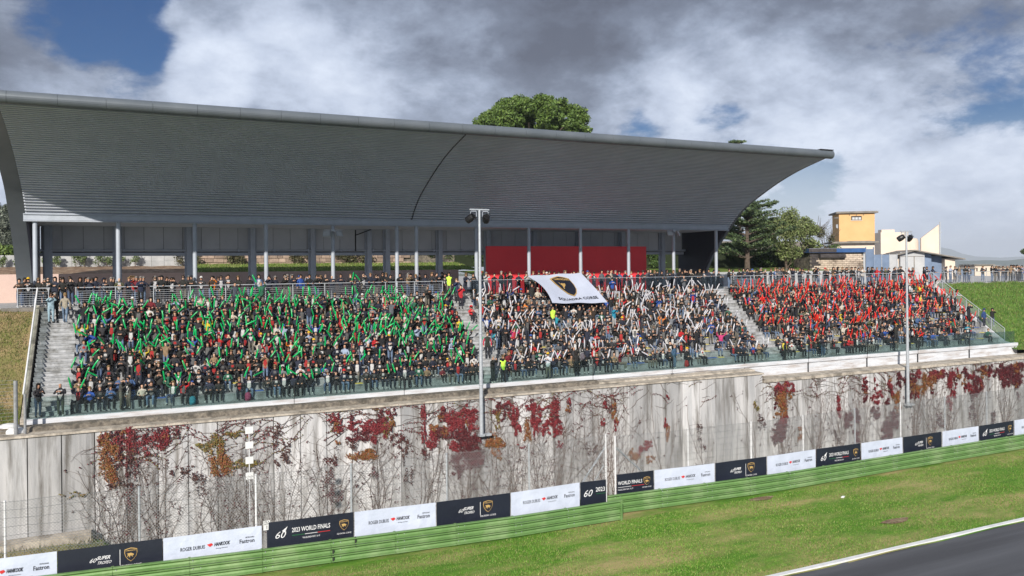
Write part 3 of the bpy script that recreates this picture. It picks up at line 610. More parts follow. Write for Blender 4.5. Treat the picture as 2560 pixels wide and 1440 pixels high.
b.v += [(x, y, z) for y in (.3, .7) for x, z in P]; b.f += [(0, 1, 2, 3), (7, 6, 5, 4), (0, 4, 5, 1), (1, 5, 6, 2), (2, 6, 7, 3), (3, 7, 4, 0)]; b.m += [0]*6; b.obj('sail_wall', M_cream, cb)
b = MB(); b.tube((px2x(2347), .2, 0), (px2x(2347), .2, z_(556)), .11, 10); b.box(px2x(2347), px2x(2351), .1, .3, z_(583), z_(581)); b.obj('mast', M_galv, cb)
# shed
D = 100; o, rz = frame(2320, D, math.radians(-6)); sh = thing('gabled_shed', 'grey metal shed with shallow dark gable roof', 'shed', o, rz); X_ = lambda px: (px-2320)*S(D); z_ = lambda py: at(2320, py, D)[2]
MB().box(X_(2254), X_(2312), 0, 5, 0, z_(630)).obj('wall', M_shed, sh); MB().box(X_(2312), X_(2332), .5, 5, 0, z_(634)).obj('wall', M_bluegrey, sh)
MB().box(X_(2236), X_(2254), .6, 5, 0, z_(645)).obj('wall', M_cream, sh); MB().box(X_(2362), X_(2386), .2, 5, 0, z_(648)).obj('wall', M_cream, sh); MB().box(X_(2337), X_(2362), 1.2, 5, 0, z_(640)).obj('wall', M_bluegrey, sh)
MB().box(X_(2286), X_(2288), -.04, 0, 0, z_(640)).box(X_(2256), X_(2310), -.04, 0, z_(641), z_(640)).obj('door_frame', M_slab, sh)
w1 = MB().box(X_(2238), X_(2252), .52, .6, z_(672), z_(652)).obj('window', M_lampg, sh)
for a, c in (((2236, 636), (2285, 624)), ((2285, 624), (2404, 647))):
    x0, z0, x1, z1_ = X_(a[0]), z_(a[1]), X_(c[0]), z_(c[1]); b = MB(); b.v = [(x, y, z) for y in (-.6, 5.4) for x, z in ((x0, z0-.14), (x1, z1_-.14), (x1, z1_), (x0, z0))]
    b.f = [(0, 1, 2, 3), (7, 6, 5, 4), (0, 4, 5, 1), (1, 5, 6, 2), (2, 6, 7, 3), (3, 7, 4, 0)]; b.m = [0]*6; b.obj('roof', M_slab, sh)
D = 95; o, rz = frame(2208, D, 0); gt = thing('metal_gate', 'blue grey sheet metal gate between hut and shed', 'gate', o, rz)
for q in range(4): MB().box(-2.0+q*.92, -2.0+q*.92+.86, 0, .05, .05, 3.1-(q == 0)*.0).obj('sheet', M_bluegrey if q in (1, 2) else M_shed, gt)
b = MB()
for q in range(5): b.box(-2.05+q*.92, -1.99+q*.92, -.03, .08, 0, 3.2)
b.obj('frame', M_galv, gt)
# distance: hills, town
def ridge(name, D, pts, m, zb, depthv=900):
    b = MB(); A = []; B = []; C_ = []
    for i, (px, py) in enumerate(pts): p = at(px, py, D); A.append((p[0], p[1], zb)); B.append(tuple(p)); q = at(px, py, D+depthv); C_.append((q[0], q[1], zb))
    # toe spreads toward the viewer
    T = [((p[0]-CAM[0])*.93, (p[1]-CAM[1])*.93, zb) for p in A]; b.strip(T, B); b.strip(B, C_); b.smooth = True; b.obj(name, m, kind='structure')
ridge('mountain', 9000, [(1500, 664), (1900, 650), (2200, 642), (2290, 632), (2325, 622), (2352, 618), (2378, 623), (2405, 634), (2440, 641), (2500, 644), (2560, 641), (2700, 640), (3200, 655)], M_mtn, -60, 2500)
pts = [(x, 650+2.2*math.sin(x*.021)+1.2*math.sin(x*.063)-(x-2380)*.008) for x in range(1500, 3000, 20)]; ridge('wooded_hills', 3600, pts, M_hill, -50)
random.seed(5)
tcol = [M_cream, M_wgrey, M_shed, M_brickc, M_wgrey]
for i in range(34):
    px = random.uniform(2372, 2570); py = random.uniform(664, 682); D = 700-(py-664)*22; p = at(px, py, D); s_ = random.uniform(.9, 2.2); wd = S(D)*random.uniform(10, 26); hh = S(D)*random.uniform(4, 9)
    t = thing('town_house', f'tiny pale town building in the far valley, {nth(i+1)} of the scattered blocks', 'building', (p[0], p[1], p[2]-hh-4), random.uniform(0, 1.5), group='buildings of the town in the valley')
    MB().box(-wd/2, wd/2, 0, wd*.7, 0, hh+4).obj('wall', random.choice(tcol), t); MB().box(-wd/2-.2, wd/2+.2, -.2, wd*.7+.2, hh+4, hh+4.4).obj('roof', random.choice([M_slab, M_tuff, M_wgrey]), t)
sheet('valley_floor', lin(200, 2200, 12), lin(150, 2600, 12), lambda x, y: -9-max(y-200, 0)*.004, grassmat('valley', (.07, .10, .04), (.05, .08, .035), (.2, .18, .12), .02, .4, .7))
# near low terminal-like buildings behind right railing
for px, py, w0, hh, m, lab in ((2405, 672, 60, 1.1, M_bluegrey, 'long low blue grey shed roof beyond the right railing'), (2460, 664, 46, 1.3, M_cream, 'pale low house beyond the right railing'), (2520, 668, 70, 1.2, M_brickc, 'low reddish building block beyond the right railing')):
    D = 190; p = at(px, py, D); wd = S(D)*w0; t = thing('low_building', lab, 'building', (p[0], p[1], p[2]-4), math.atan2(RGT[1], RGT[0])); MB().box(-wd/2, wd/2, 0, 6, -2, 4).obj('wall', m, t); MB().box(-wd/2-.3, wd/2+.3, -.3, 6.3, 4, 4.3).obj('roof', M_slab, t)
    for q in range(4): MB().box(-wd/2+wd*(q+.3)/4, -wd/2+wd*(q+.6)/4, -.03, -.005, 2.7, 3.5).obj('window', M_char, t)
# ------------------------------------------------------------------ railings
def railing(name, label, x0, x1, y, zf, nb=7, h=1.1, step=2.1, m=M_galv):
    t = thing(name, label, 'railing'); n = max(1, round((x1-x0)/step)); xs_ = lin(x0, x1, n+1)
    pm = MB().tube((0, 0, 0), (0, 0, h), .026, 6).box(-.05, .05, -.05, .05, 0, .02).mesh('post', m)
    for x in xs_: put('post', pm, t, (x, y, zf))
    MB().tube((x0-.05, y, zf+h), (x1+.05, y, zf+h), .028, 8).obj('top_rail', m, t)
    bm = MB().tube((0, 0, 0), (x1-x0, 0, 0), .011, 5).mesh('bar', m)
    for k in range(nb): put('bar', bm, t, (x0, y+.03, zf+.12+k*(h-.2)/nb))
    return t
railing('railing', 'silver bar railing at the left end of the concourse', -5.95, -4.4, YR, 0); 
railing('railing', 'silver bar railing above the green stick block', -3.0, 20.0, YR, 0)
railing('railing', 'silver bar railing above the red stick block', 46.2, 69.6, YR, 0)
railing('railing', 'silver bar railing on top of the right grass bank', 71.2, 112, YR, 0)
def sloperail(name, label, x, nb, m=M_galv):
    t = thing(name, label, 'railing'); ya, za, yb, zb_ = 53.5, .12, 46.2, -4.95
    for q in range(7): f = q/6; MB().tube((x, ya+(yb-ya)*f, za+(zb_-za)*f-.05), (x, ya+(yb-ya)*f, za+(zb_-za)*f+1.05), .035, 6).obj('post', m, t)
    MB().tube((x, ya, za+1.05), (x, yb, zb_+1.05), .035, 8).obj('top_rail', m, t)
    for k in range(nb): h = .15+k*.8/nb; MB().tube((x, ya, za+h), (x, yb, zb_+h), .016, 5).obj('bar', m, t)
sloperail('stair_railing', 'pale sloping bar railing at the right end of the stand', XR_+.1, 7, M_galv)
t = thing('stair_glass_rail', 'sloping glass balustrade with pale rail beside the left stairs', 'balustrade')
for q in range(5):
    y0, y1 = 53.2-q*1.4, 53.2-(q+1)*1.4+.03; z0 = .12-(53.4-y0)*.72; z1 = .12-(53.4-y1)*.72
    MB().poly([(XL-.12, y0, z0), (XL-.12, y1, z1), (XL-.12, y1, z1+.95), (XL-.12, y0, z0+.95)]).obj('glass_panel', M_glass, t)
MB().tube((XL-.12, 53.3, 1.12), (XL-.12, 46.2, -3.99), .045, 8).obj('handrail', M_pw, t)
# concourse smoked glass
t = thing('concourse_glass_balustrade', 'smoked glass balustrade above the white stick block', 'balustrade')
xs_ = lin(22.1, 45.4, 15); gm = MB().box(0, xs_[1]-xs_[0]-.03, -.006, .006, .02, 1.12).mesh('glass_panel', M_smoke)
for x in xs_[:-1]: put('glass_panel', gm, t, (x, YR, 0))
MB().box(22.1, 45.4, YR-.02, YR+.02, 1.12, 1.145).obj('cap_rail', M_steel, t); MB().box(22.1, 45.4, YR-.05, YR+.05, 0, .05).obj('shoe', M_steel, t)
# front glass balustrade
t = thing('front_glass_balustrade', 'clear greenish glass balustrade along the foot of the stand', 'balustrade')
xs_ = lin(-4.75, XR_+.6, 43); gm = MB().box(0, xs_[1]-xs_[0]-.02, -.007, .007, .03, 1.08).mesh('glass_panel', M_glass)
for i, x in enumerate(xs_[:-1]): put('glass_panel', gm, t, (x, 45.62, Z0))
pm = MB().box(-.014, .014, -.05, .02, -.28, 1.0).mesh('post', M_seam)
for px in (427, 735, 1010, 1262, 1482, 1682, 1861, 2021, 2168, 2295, 2424):
    x = onY(px, 960, 45.6)[0]; put('post', pm, t, (x, 45.56, Z0))
# seat pads on the terrace (part of the stand)
padm = [MB().box(0, .46, 0, .34, 0, .035).mesh('seat_pad', m) for m in (M_pad_y, M_pad_b)]
# ------------------------------------------------------------------ light poles and fixtures
def bigpole(px, pyt, pyb, label, galv, Y=43.75):
    a = onY(px, pyb, Y); b0 = onY(px, pyt, Y); x = a[0]; t = thing('floodlight_pole', label, 'light pole', (x, Y, a[2])); H = b0[2]-a[2]
    MB().tube((0, 0, -.15), (0, 0, H*.45), .125, 14, .105).tube((0, 0, H*.45), (0, 0, H), .095, 14, .07).tube((0, 0, H*.45-.05), (0, 0, H*.45+.05), .13, 14).tube((0, 0, H*.22-.03), (0, 0, H*.22+.03), .14, 14).obj('mast', galv, t)
    MB().box(-.62, .62, -.05, .05, H-.02, H+.06).obj('crossbar', galv, t)
    for s, r in ((-1, .5), (1, -.12)):
        hd = MB(); k = 14; rings = [(.05, .16), (.12, .20), (.30, .22), (.52, .20), (.56, .14)]
        n0 = 0
        for (yy, rr) in rings: hd.v += [(rr*math.cos(2*math.pi*i/k)*(1.0), yy, rr*math.sin(2*math.pi*i/k)*1.05) for i in range(k)]
        for j in range(len(rings)-1):
            for i in range(k): i2 = (i+1) % k; hd.f.append((j*k+i, j*k+i2, (j+1)*k+i2, (j+1)*k+i)); hd.m.append(0)
        hd.f.append(tuple(range(k))); hd.m.append(0); hd.f.append(tuple((len(rings)-1)*k+i for i in range(k))); hd.m.append(0)
        for z0 in (-.1, 0, .1): hd.box(-.2, .2, -.02, .06, z0-.01, z0+.01)
        o = hd.obj('lamp_head', M_black, t, loc=(s*.38-(.05 if s < 0 else 0), -.15, H-.36)); o.rotation_euler = (math.radians(-35), math.radians(20*s*-1), r)
        MB().box(s*.38-.2, s*.38+.2, -.02, .02, H-.1, H-.06).box(s*.38-.20, s*.38-.17, -.02, .02, H-.4, H-.06).box(s*.38+.17, s*.38+.20, -.02, .02, H-.4, H-.06).obj('yoke', M_steel, t)
    for dx in (0, .42): MB().box(dx-.17, dx+.17, -.14, .2, -.13, 0).obj('bracket', M_galv, t)
    return t
bigpole(1204, 525, 1085, 'tall grey floodlight pole at the centre with two black lamps', M_galv); bigpole(2270, 579, 1010, 'floodlight pole near the right end with two black lamps', M_galv)
for px, lab in ((832, 'column-top twin floodlight left of the canopy joint'), (1684, 'column-top twin floodlight near the dark end wall')):
    p = onY(px, 578, YC-.45); t = thing('twin_floodlight', lab, 'floodlight', (p[0], YC-.45, p[2])); MB().box(-.66, .66, -.03, .03, .05, .09).box(-.13, .13, -.08, .4, -.02, .12).obj('arm', M_galv, t)
    for s in (-1, 1):
        h = MB().box(-.24, .24, -.06, .06, -.2, .2).obj('lamp_head', M_galv, t, loc=(s*.42, -.06, -.2)); h.rotation_euler = (math.radians(-28), 0, math.radians(s*22 if px < 1000 else (s*8 if s < 0 else 70)))
        MB().box(-.2, .2, -.066, -.061, -.16, .16).obj('lens', M_lampg, h)
# number boards on thin pole
p = onY(625, 1320, 36.0); t = thing('marker_pole', 'thin white pole carrying four white square boards', 'marker', (p[0], 36.0, GZ)); zt = onY(625, 1068, 36.0)[2]
MB().tube((0, 0, 0), (0, 0, zt-GZ), .022, 6).obj('pole', M_pw, t)
for py in (1075, 1112, 1150, 1189): z = onY(625, py, 36.0)[2]-GZ; MB().box(-.16, .16, -.05, -.03, z-.15, z+.15).obj('board', M_signw, t)
# ------------------------------------------------------------------ guardrail
def gy_left(x): return float(np.interp(x, [-12, -1.94, 4.54, 15.92, 21.85], [36.3, 35.39, 34.7, 33.85, 33.75]))
def gy_right(x): return float(np.interp(x, [19.0, 22.5, 31.7, 54.5, 120], [34.9, 34.62, 34.02, 34.2, 34.3]))
WPROF = [(.03, 0), (-.09, .004), (-.125, .02), (-.125, .045), (.0, .085), (.02, .15), (.0, .215), (-.125, .25), (-.13, .272), (-.10, .293), (.03, .298)]
def guard(label, xs_, gy):
    t = thing('guardrail', label, 'guardrail')
    for i in range(len(xs_)-1):
        x0, x1 = xs_[i], xs_[i+1]
        for k in range(3):
            b = MB(); jy = random.uniform(-.01, .01); A = [(x0+.01, gy(x0)+y+jy, GZ+.06+k*.325+z) for y, z in WPROF]; B = [(x1-.005, gy(x1)+y+jy, GZ+.06+k*.325+z) for y, z in WPROF]; b.strip(A, B)
            b.obj('beam', M_green, t)
        MB().box(x0-.05, x0+.05, gy(x0)+.02, gy(x0)+.14, GZ-.1, GZ+1.0).obj('post', M_green, t)
        b = MB()
        for k in range(3):
            for q in range(2): b.tube((x0+.12+.3*q, gy(x0)-.03, GZ+.06+k*.325+.155), (x0+.12+.3*q, gy(x0)-.012, GZ+.06+k*.325+.155), .02, 6)
        b.obj('bolts', M_galv, t)
    return t
xs_ = [-12+2.8*i for i in range(12)]+[21.85]; xs_ = [x for x in xs_ if x < 20.5]+[21.85]
gl = guard('left run of pale green triple beam guardrail', xs_, gy_left); MB().box(21.82, 21.92, gy_left(21.85)-.1, gy_left(21.85)+.05, GZ, GZ+1.04).obj('end_post', M_green, gl)
for px in (840, 903):
    x = onZ(px, 1420, GZ)[0]; MB().box(x-.03, x+.03, gy_left(x)-.10, gy_left(x)-.088, GZ+(.05 if px == 840 else .6), GZ+(.6 if px == 840 else 1.05)).obj('splice_strap', M_post, gl)
guard('right run of pale green triple beam guardrail', [19.2+2.8*i for i in range(34)], gy_right)
# ------------------------------------------------------------------ catch fence
def fenceline(label, xs_, gy, ztop, wires, end_brace=None):
    t = thing('catch_fence', label, 'fence')
    for x in xs_: MB().tube((x, gy(x)+.62, GZ), (x, gy(x)+.62, ztop(x)+.05), .045, 8).box(x-.05, x+.05, gy(x)+.5, gy(x)+.56, GZ, GZ+.3).obj('post', M_pw if random.random() < .5 else M_galv, t)
    n = 60; X = lin(xs_[0], xs_[-1], n)
    for k in range(wires):
        f = (k+1)/wires; b = MB()
        for i in range(n-1):
            x0, x1 = X[i], X[i+1]; sag = .02*math.sin(i*1.3+k); z0 = GZ+1.2+(ztop(x0)-GZ-1.2)*f+sag; z1 = GZ+1.2+(ztop(x1)-GZ-1.2)*f+.02*math.sin((i+1)*1.3+k)
            b.tube((x0, gy(x0)+.57, z0), (x1, gy(x1)+.57, z1), .008, 3, cap=False)
        b.obj('wire', M_wire, t)
    # woven mesh: straight diagonal wires in both directions
    sp = .13; A, B = [], []; x = xs_[0]-3; 
    while x < xs_[-1]+3:
        for s in (-1, 1):
            z0, z1 = GZ+1.0, ztop(x); H = z1-z0; xa, xb = x, x+s*H; ta, tb = 0, 1
            lo, hi = xs_[0], xs_[-1]
            def clip(xx): return min(max((xx-xa)/(xb-xa), 0), 1)
            t0, t1 = sorted((clip(lo), clip(hi))); 
            if t1-t0 < .01: continue
            p0 = xa+(xb-xa)*t0; p1 = xa+(xb-xa)*t1
            A.append((p0, gy(p0)+.59, z0+H*t0)); B.append((p1, gy(p1)+.59, z0+H*t1))
        x += sp
    A = np.array(A); B = np.array(B); r = .0075; n = len(A); V = np.zeros((n, 6, 3))
    for i, (dx, dy) in enumerate(((-r, -r), (r, -r), (0, r))): V[:, i] = A+[dx, dy, 0]; V[:, 3+i] = B+[dx, dy, 0]
    base = np.arange(n)[:, None]*6; Q = np.concatenate([base+[0, 1, 4, 3], base+[1, 2, 5, 4], base+[2, 0, 3, 5]])
    put('wire_mesh', fast_mesh('wire_mesh', V.reshape(-1, 3), Q, M_wire), t, kind='stuff'); return t
def zt_line(p1, p2, gy):
    def cv(p):
        Yg = 34.8
        for _ in range(4): q = onY(p[0], p[1], Yg); Yg = gy(q[0])+.6
        return q
    a, c = cv(p1), cv(p2); return lambda x: a[2]+(c[2]-a[2])*(x-a[0])/(c[0]-a[0])
ztL = zt_line((75, 1248), (1322, 1112), gy_left); ztR = zt_line((1560, 1090), (2468, 980), gy_right)
def fx_of(px, py, gy):
    Yg = 34.8
    for _ in range(4): q = onY(px, py, Yg); Yg = gy(q[0])+.6
    return q[0]
fl = fenceline('left run of chain link catch fence behind the banners', [-11, fx_of(12, 1300, gy_left), fx_of(348, 1270, gy_left), fx_of(640, 1240, gy_left), fx_of(878, 1220, gy_left), fx_of(1117, 1190, gy_left), fx_of(1323, 1170, gy_left), fx_of(1515, 1150, gy_left)], gy_left, ztL, 8)
fr = fenceline('right run of chain link catch fence behind the banners', [fx_of(p, 1100, gy_right) for p in (1538, 1720, 1878, 2008, 2138, 2252, 2363, 2468)]+[72, 78, 86, 94], gy_right, ztR, 8)
xg = fx_of(1515, 1150, gy_left); MB().tube((xg, gy_left(xg)+.65, ztL(xg)-.6), (xg-2.1, gy_left(xg)+.8, GZ+.9), .05, 6).obj('brace', M_galv, fl); MB().tube((xg-.1, gy_left(xg)+.65, ztL(xg)-1.5), (xg-1.3, gy_left(xg)+.8, GZ+.9), .03, 6).obj('brace', M_galv, fl)
xg = fx_of(1538, 1100, gy_right); MB().tube((xg, gy_right(xg)+.65, ztR(xg)-.5), (xg+2.6, gy_right(xg)+.8, GZ+1.0), .05, 6).obj('brace', M_galv, fr)
# left mesh fence above wall
t = thing('mesh_fence', 'grey mesh fence on top of the wall at the far left', 'fence')
for px, pyt, r in ((40, 952, .09), (63, 985, .06)): q = onY(px, 1090, 44.5); q2 = onY(px, pyt, 44.5); MB().tube((q[0], 44.5, ZTA), (q[0], 44.5, q2[2]), r, 10).obj('post', M_wire, t)
b = MB(); q = onY(40, 955, 44.5)
for k in range(16): b.tube((-12, 44.5, ZTA+.15+k*.17), (q[0], 44.5, ZTA+.15+k*.17), .006, 3, cap=False)
for k in range(100): x = -12+k*.06; b.tube((x, 44.5, ZTA+.1), (x, 44.5, q[2]), .003, 3, cap=False) if x < q[0] else None
b.obj('wire_mesh', M_galv, t, kind='stuff')
for px, py, lab in ((22, 1068, 'larger white rounded tank lid behind the mesh fence'), (40, 1078, 'smaller white rounded tank lid in front of the larger one')):
    q = onY(px, py, 45.2 if px < 30 else 44.9); b = MB(); n = 12; prof = [(.45, -.35), (.45, 0), (.40, .1), (.25, .17), (0, .2)]
    for rr, zz in prof: b.v += [(rr*math.cos(2*math.pi*i/n), rr*.7*math.sin(2*math.pi*i/n), zz) for i in range(n)]
    for j in range(4):
        for i in range(n): i2 = (i+1) % n; b.f.append((j*n+i, j*n+i2, (j+1)*n+i2, (j+1)*n+i)); b.m.append(0)
    b.smooth = True; b.obj('tank_lid', M_signw, loc=q, label=lab, cat='tank', group='white tanks at the far left')
# ------------------------------------------------------------------ lettering and emblems
TXT = {}
def text2d(s, size=1.0, bold=0.0, shear=0.0, space=1.0):
    key = (s, bold, shear, space)
    if key not in TXT:
        cu = bpy.data.curves.new('t', 'FONT'); cu.body = s; cu.size = 1; cu.align_x = 'CENTER'; cu.align_y = 'CENTER'; cu.resolution_u = 2; cu.offset = bold; cu.shear = shear; cu.space_character = space
        o = bpy.data.objects.new('t', cu); COL.objects.link(o); bpy.context.view_layer.update(); dg = bpy.context.evaluated_depsgraph_get(); me = o.evaluated_get(dg).to_mesh()
        TXT[key] = ([(v_.co.x, v_.co.y) for v_ in me.vertices], [tuple(p_.vertices) for p_ in me.polygons]); o.evaluated_get(dg).to_mesh_clear(); bpy.data.objects.remove(o); bpy.data.curves.remove(cu)
    vs, fs = TXT[key]; return [(x*size, y*size) for x, y in vs], fs
def print2d(name, vs, fs, m, fn, off, parent):
    b = MB(); b.v = [tuple(fn(x, y, off)) for x, y in vs]; b.f = list(fs); b.m = [0]*len(fs); return b.obj(name, m, parent)
def word(s, cx, cy, size, m, fn, off, parent, wd=None, **k):
    vs, fs = text2d(s, size, **k)
    if wd:
        ww = max(v_[0] for v_ in vs)-min(v_[0] for v_ in vs); vs = [(x*wd/ww, y) for x, y in vs]
    return print2d('lettering', [(x+cx, y+cy) for x, y in vs], fs, m, fn, off, parent)
SH = [(-.42, .40), (-.2, .46), (0, .5), (.2, .46), (.42, .40), (.44, .12), (.36, -.14), (.2, -.36), (0, -.52), (-.2, -.36), (-.36, -.14), (-.44, .12)]
BULL = [(-.26, .10), (-.20, .16), (-.10, .14), (.0, .17), (.12, .12), (.20, .06), (.26, .07), (.24, .0), (.27, -.06), (.20, -.08), (.15, -.04), (.14, -.12), (.20, -.20), (.12, -.20), (.06, -.10), (-.04, -.08), (-.08, -.16), (-.05, -.24), (-.13, -.24), (-.15, -.12), (-.20, -.06), (-.24, -.18), (-.30, -.18), (-.26, -.06), (-.25, .02), (-.32, .10), (-.30, .18), (-.34, .19)]
def shield(cx, cy, s, fn, off, parent, txt=True):
    def sc_(P, k): return [(cx+x*s*k, cy+y*s*k) for x, y in P]
    print2d('emblem_rim', sc_(SH, 1.0), [tuple(range(len(SH)))], M_gold, fn, off, parent)
    print2d('emblem_field', sc_(SH, .90), [tuple(range(len(SH)))], M_bnk, fn, off*1.8, parent)
    print2d('emblem_bull', sc_(BULL, .80), [tuple(range(len(BULL)))], M_gold, fn, off*2.6, parent)
    if txt: word('LAMBORGHINI', cx, cy+.31*s, .12*s, M_gold, fn, off*2.6, parent, wd=.66*s, bold=.02)
def rect(cx, cy, w_, h_): return [(cx-w_/2, cy-h_/2), (cx+w_/2, cy-h_/2), (cx+w_/2, cy+h_/2), (cx-w_/2, cy+h_/2)]
BN = [(-120, 143, 'w'), (143, 407, 'b'), (407, 655, 'w'), (666, 885, 'a'), (885, 1090, 'w'), (1090, 1276, 'b'), (1276, 1450, 'w'), (1450, 1516, 'a1'),
      (1541, 1635, 'a2'), (1635, 1787, 'w'), (1787, 1917, 'b'), (1917, 2040, 'w'), (2040, 2152, 'a'), (2152, 2257, 'w'), (2257, 2355, 'b'), (2355, 2447, 'w'), (2447, 2535, 'a'), (2535, 2640, 'w')]
BTL = [(0, 1396), (407, 1346), (655, 1314)], [(666, 1306), (1276, 1232), (1516, 1200)]
def btop(px):
    return float(np.interp(px, [-120, 0, 143, 407, 655, 666, 885, 1090, 1276, 1450, 1516, 1541, 1635, 1787, 1917, 2040, 2152, 2257, 2355, 2447, 2535, 2640], [1411, 1396, 1378, 1346, 1314, 1307, 1280, 1256, 1232, 1206, 1199, 1187, 1176, 1158, 1141, 1123, 1108, 1093, 1079, 1065, 1051, 1034]))
desc = {'w': 'white sponsor banner', 'b': 'black emblem banner with the round trophy script', 'a': 'black 2023 world finals banner', 'a1': 'black banner piece reading 2023', 'a2': 'black banner piece reading world finals'}
near = ['cut by the left edge of the picture', 'nearest the left edge of the picture', 'left of the row sign', 'right of the row sign', 'right of the first world finals banner', 'below the central floodlight pole', 'left of the fence gap', 'at the left side of the fence gap', 'at the right side of the fence gap',
        'first right of the fence gap', 'between two white banners right of the gap', 'second white one right of the gap', 'below the step in the wall coping', 'left of the right floodlight pole', 'below the right floodlight pole', 'right of the right floodlight pole', 'next to the right edge of the picture', 'cut by the right edge of the picture']
for (pa, pb, kd), nr in zip(BN, near):
    gy = gy_left if pb < 1530 else gy_right
    def base(px):
        Yg = 34.8
        for _ in range(4): q = onY(px, btop(px), Yg); Yg = gy(q[0])+.5
        return q
    A, B = base(pa+1), base(pb-1); Ht = 1.32; Ln = math.hypot(B[0]-A[0], B[1]-A[1])
    dirx = np.array([B[0]-A[0], B[1]-A[1], B[2]-A[2]])/Ln; nrm = np.array([dirx[1], -dirx[0], 0]); nrm /= np.linalg.norm(nrm)
    ph = random.uniform(0, 6)
    def fn(x, y, off=0, A=A, B=B, Ln=Ln, dirx=dirx, nrm=nrm, ph=ph, Ht=Ht):     # x from centre, y from centre (visible part is the upper 1.1 m)
        p = (A+B)/2+dirx*x+np.array([0, 0, y-.55]); wv = .010*math.sin(x*1.3+ph)+.004*math.sin(x*3+y*2+ph)
        return p+nrm*(off+wv)
    t = thing('advertising_banner', f'{desc[kd]} {nr}', 'banner', group='banners along the fence')
    nx, nz_ = 28, 5; xs2 = lin(-Ln/2, Ln/2, nx); zs2 = lin(.55-Ht, .55, nz_); b = MB(); b.v = [tuple(fn(x, z)) for z in zs2 for x in xs2]; b.f = [(j*nx+i, j*nx+i+1, (j+1)*nx+i+1, (j+1)*nx+i) for j in range(nz_-1) for i in range(nx-1)]; b.m = [0]*len(b.f); b.smooth = True
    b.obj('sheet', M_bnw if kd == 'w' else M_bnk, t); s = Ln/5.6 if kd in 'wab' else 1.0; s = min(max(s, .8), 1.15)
    if kd == 'w':
        word('ROGER DUBUIS', -Ln*.21, -.02, .27*s, M_ink, fn, .016, t, wd=Ln*.245, bold=.008)
        word('HANKOOK', Ln*.085, .02, .26*s, M_ink, fn, .016, t, wd=Ln*.165, bold=.03, shear=.3)
        print2d('logo_mark', [(x+Ln*-.025, y+.02) for x, y in ((-.2*s, .04), (.02*s, .1*s), (.1*s, .0), (-.06*s, -.09*s))], [(0, 1, 2, 3)], M_pr, fn, .016, t); word('driving emotion', Ln*.085, -.15, .09*s, M_ink, fn, .016, t, wd=Ln*.12)
        word('Fastron', Ln*.345, -.01, .30*s, M_ink, fn, .016, t, wd=Ln*.155, bold=.015); word('PETRONAS', Ln*.375, .17*s, .10*s, M_ink, fn, .016, t, wd=Ln*.09, bold=.01)
    if kd == 'b':
        word('SUPER', -.01*Ln-.25, .07, .24*s, M_pw, fn, .016, t, wd=.62*s, shear=.5, bold=.02); word('TROFEO', -.01*Ln-.22, -.12, .20*s, M_pw, fn, .016, t, wd=.62*s, shear=.5, bold=.01)
        word('60', -.10*Ln-.30, .0, .30*s, M_pw, fn, .016, t, shear=.5)
        print2d('divider', rect(Ln*.085, 0, .022, .62), [(0, 1, 2, 3)], M_pw, fn, .016, t); shield(Ln*.19, .07, .54, fn, .016, t); word('SQUADRA CORSE', Ln*.19, -.36, .11, M_pw, fn, .016, t, wd=.78)
    if kd == 'a':
        word('60', -Ln*.36, -.05, .52*s, M_pw, fn, .016, t, shear=.35, wd=.55*s); print2d('star_tail', [(-Ln*.36+.1, .12), (-Ln*.36+.42*s, .30), (-Ln*.36+.28*s, .05)], [(0, 1, 2)], M_pw, fn, .016, t)
        word('2023 WORLD FINALS', 0, .10, .34*s, M_pw, fn, .016, t, wd=Ln*.44, bold=.012)
        for q, m_ in enumerate((M_pg, M_pw, M_pr)): print2d('tricolour_line', rect(-Ln*.147+q*Ln*.147, -.12, Ln*.145, .022), [(0, 1, 2, 3)], m_, fn, .016, t)
        word('VALLELUNGA NOV. 16-19', 0, -.27, .13*s, M_pw, fn, .016, t, wd=Ln*.2, bold=.01); shield(Ln*.385, .05, .46, fn, .016, t); word('SQUADRA CORSE', Ln*.385, -.32, .09, M_pw, fn, .016, t, wd=.62)
    if kd == 'a1': word('60', -.35, -.05, .48, M_pw, fn, .016, t, shear=.35, wd=.5); word('2023', Ln/2-.33, .10, .3, M_pw, fn, .016, t, wd=.52, bold=.012); print2d('tricolour_line', rect(Ln/2-.3, -.1, .55, .02), [(0, 1, 2, 3)], M_pg, fn, .016, t)
    if kd == 'a2':
        word('WORLD FINALS', -Ln/2+.78, .08, .26, M_pw, fn, .016, t, wd=1.45, bold=.012); print2d('tricolour_line', rect(-Ln/2+.45, -.12, .8, .02), [(0, 1, 2, 3)], M_pw, fn, .016, t); print2d('tricolour_line', rect(-Ln/2+1.25, -.12, .75, .02), [(0, 1, 2, 3)], M_pr, fn, .016, t)
        word('VALLELUNGA NOV. 16-19', -Ln/2+.5, -.25, .12, M_pw, fn, .016, t, wd=.9); shield(Ln/2-.42, .06, .44, fn, .016, t); word('SQUADRA CORSE', Ln/2-.42, -.26, .09, M_pw, fn, .016, t, wd=.55)
# row sign
q = onY(667, 1313, gy_left(5.5)+.55); t = thing('row_sign', 'small white sign reading FILA ROW 1 on the fence', 'sign', q); MB().box(-.14, .14, -.02, 0, -.2, .2).obj('plate', M_signw, t)
fn = lambda x, y, off=0: (x, -.02-off, y)
word('FILA', 0, .14, .09, M_ink, fn, .004, t, wd=.2, bold=.02); word('ROW', 0, .05, .09, M_ink, fn, .004, t, wd=.2, bold=.02); word('1', 0, -.09, .2, M_ink, fn, .004, t, bold=.02)
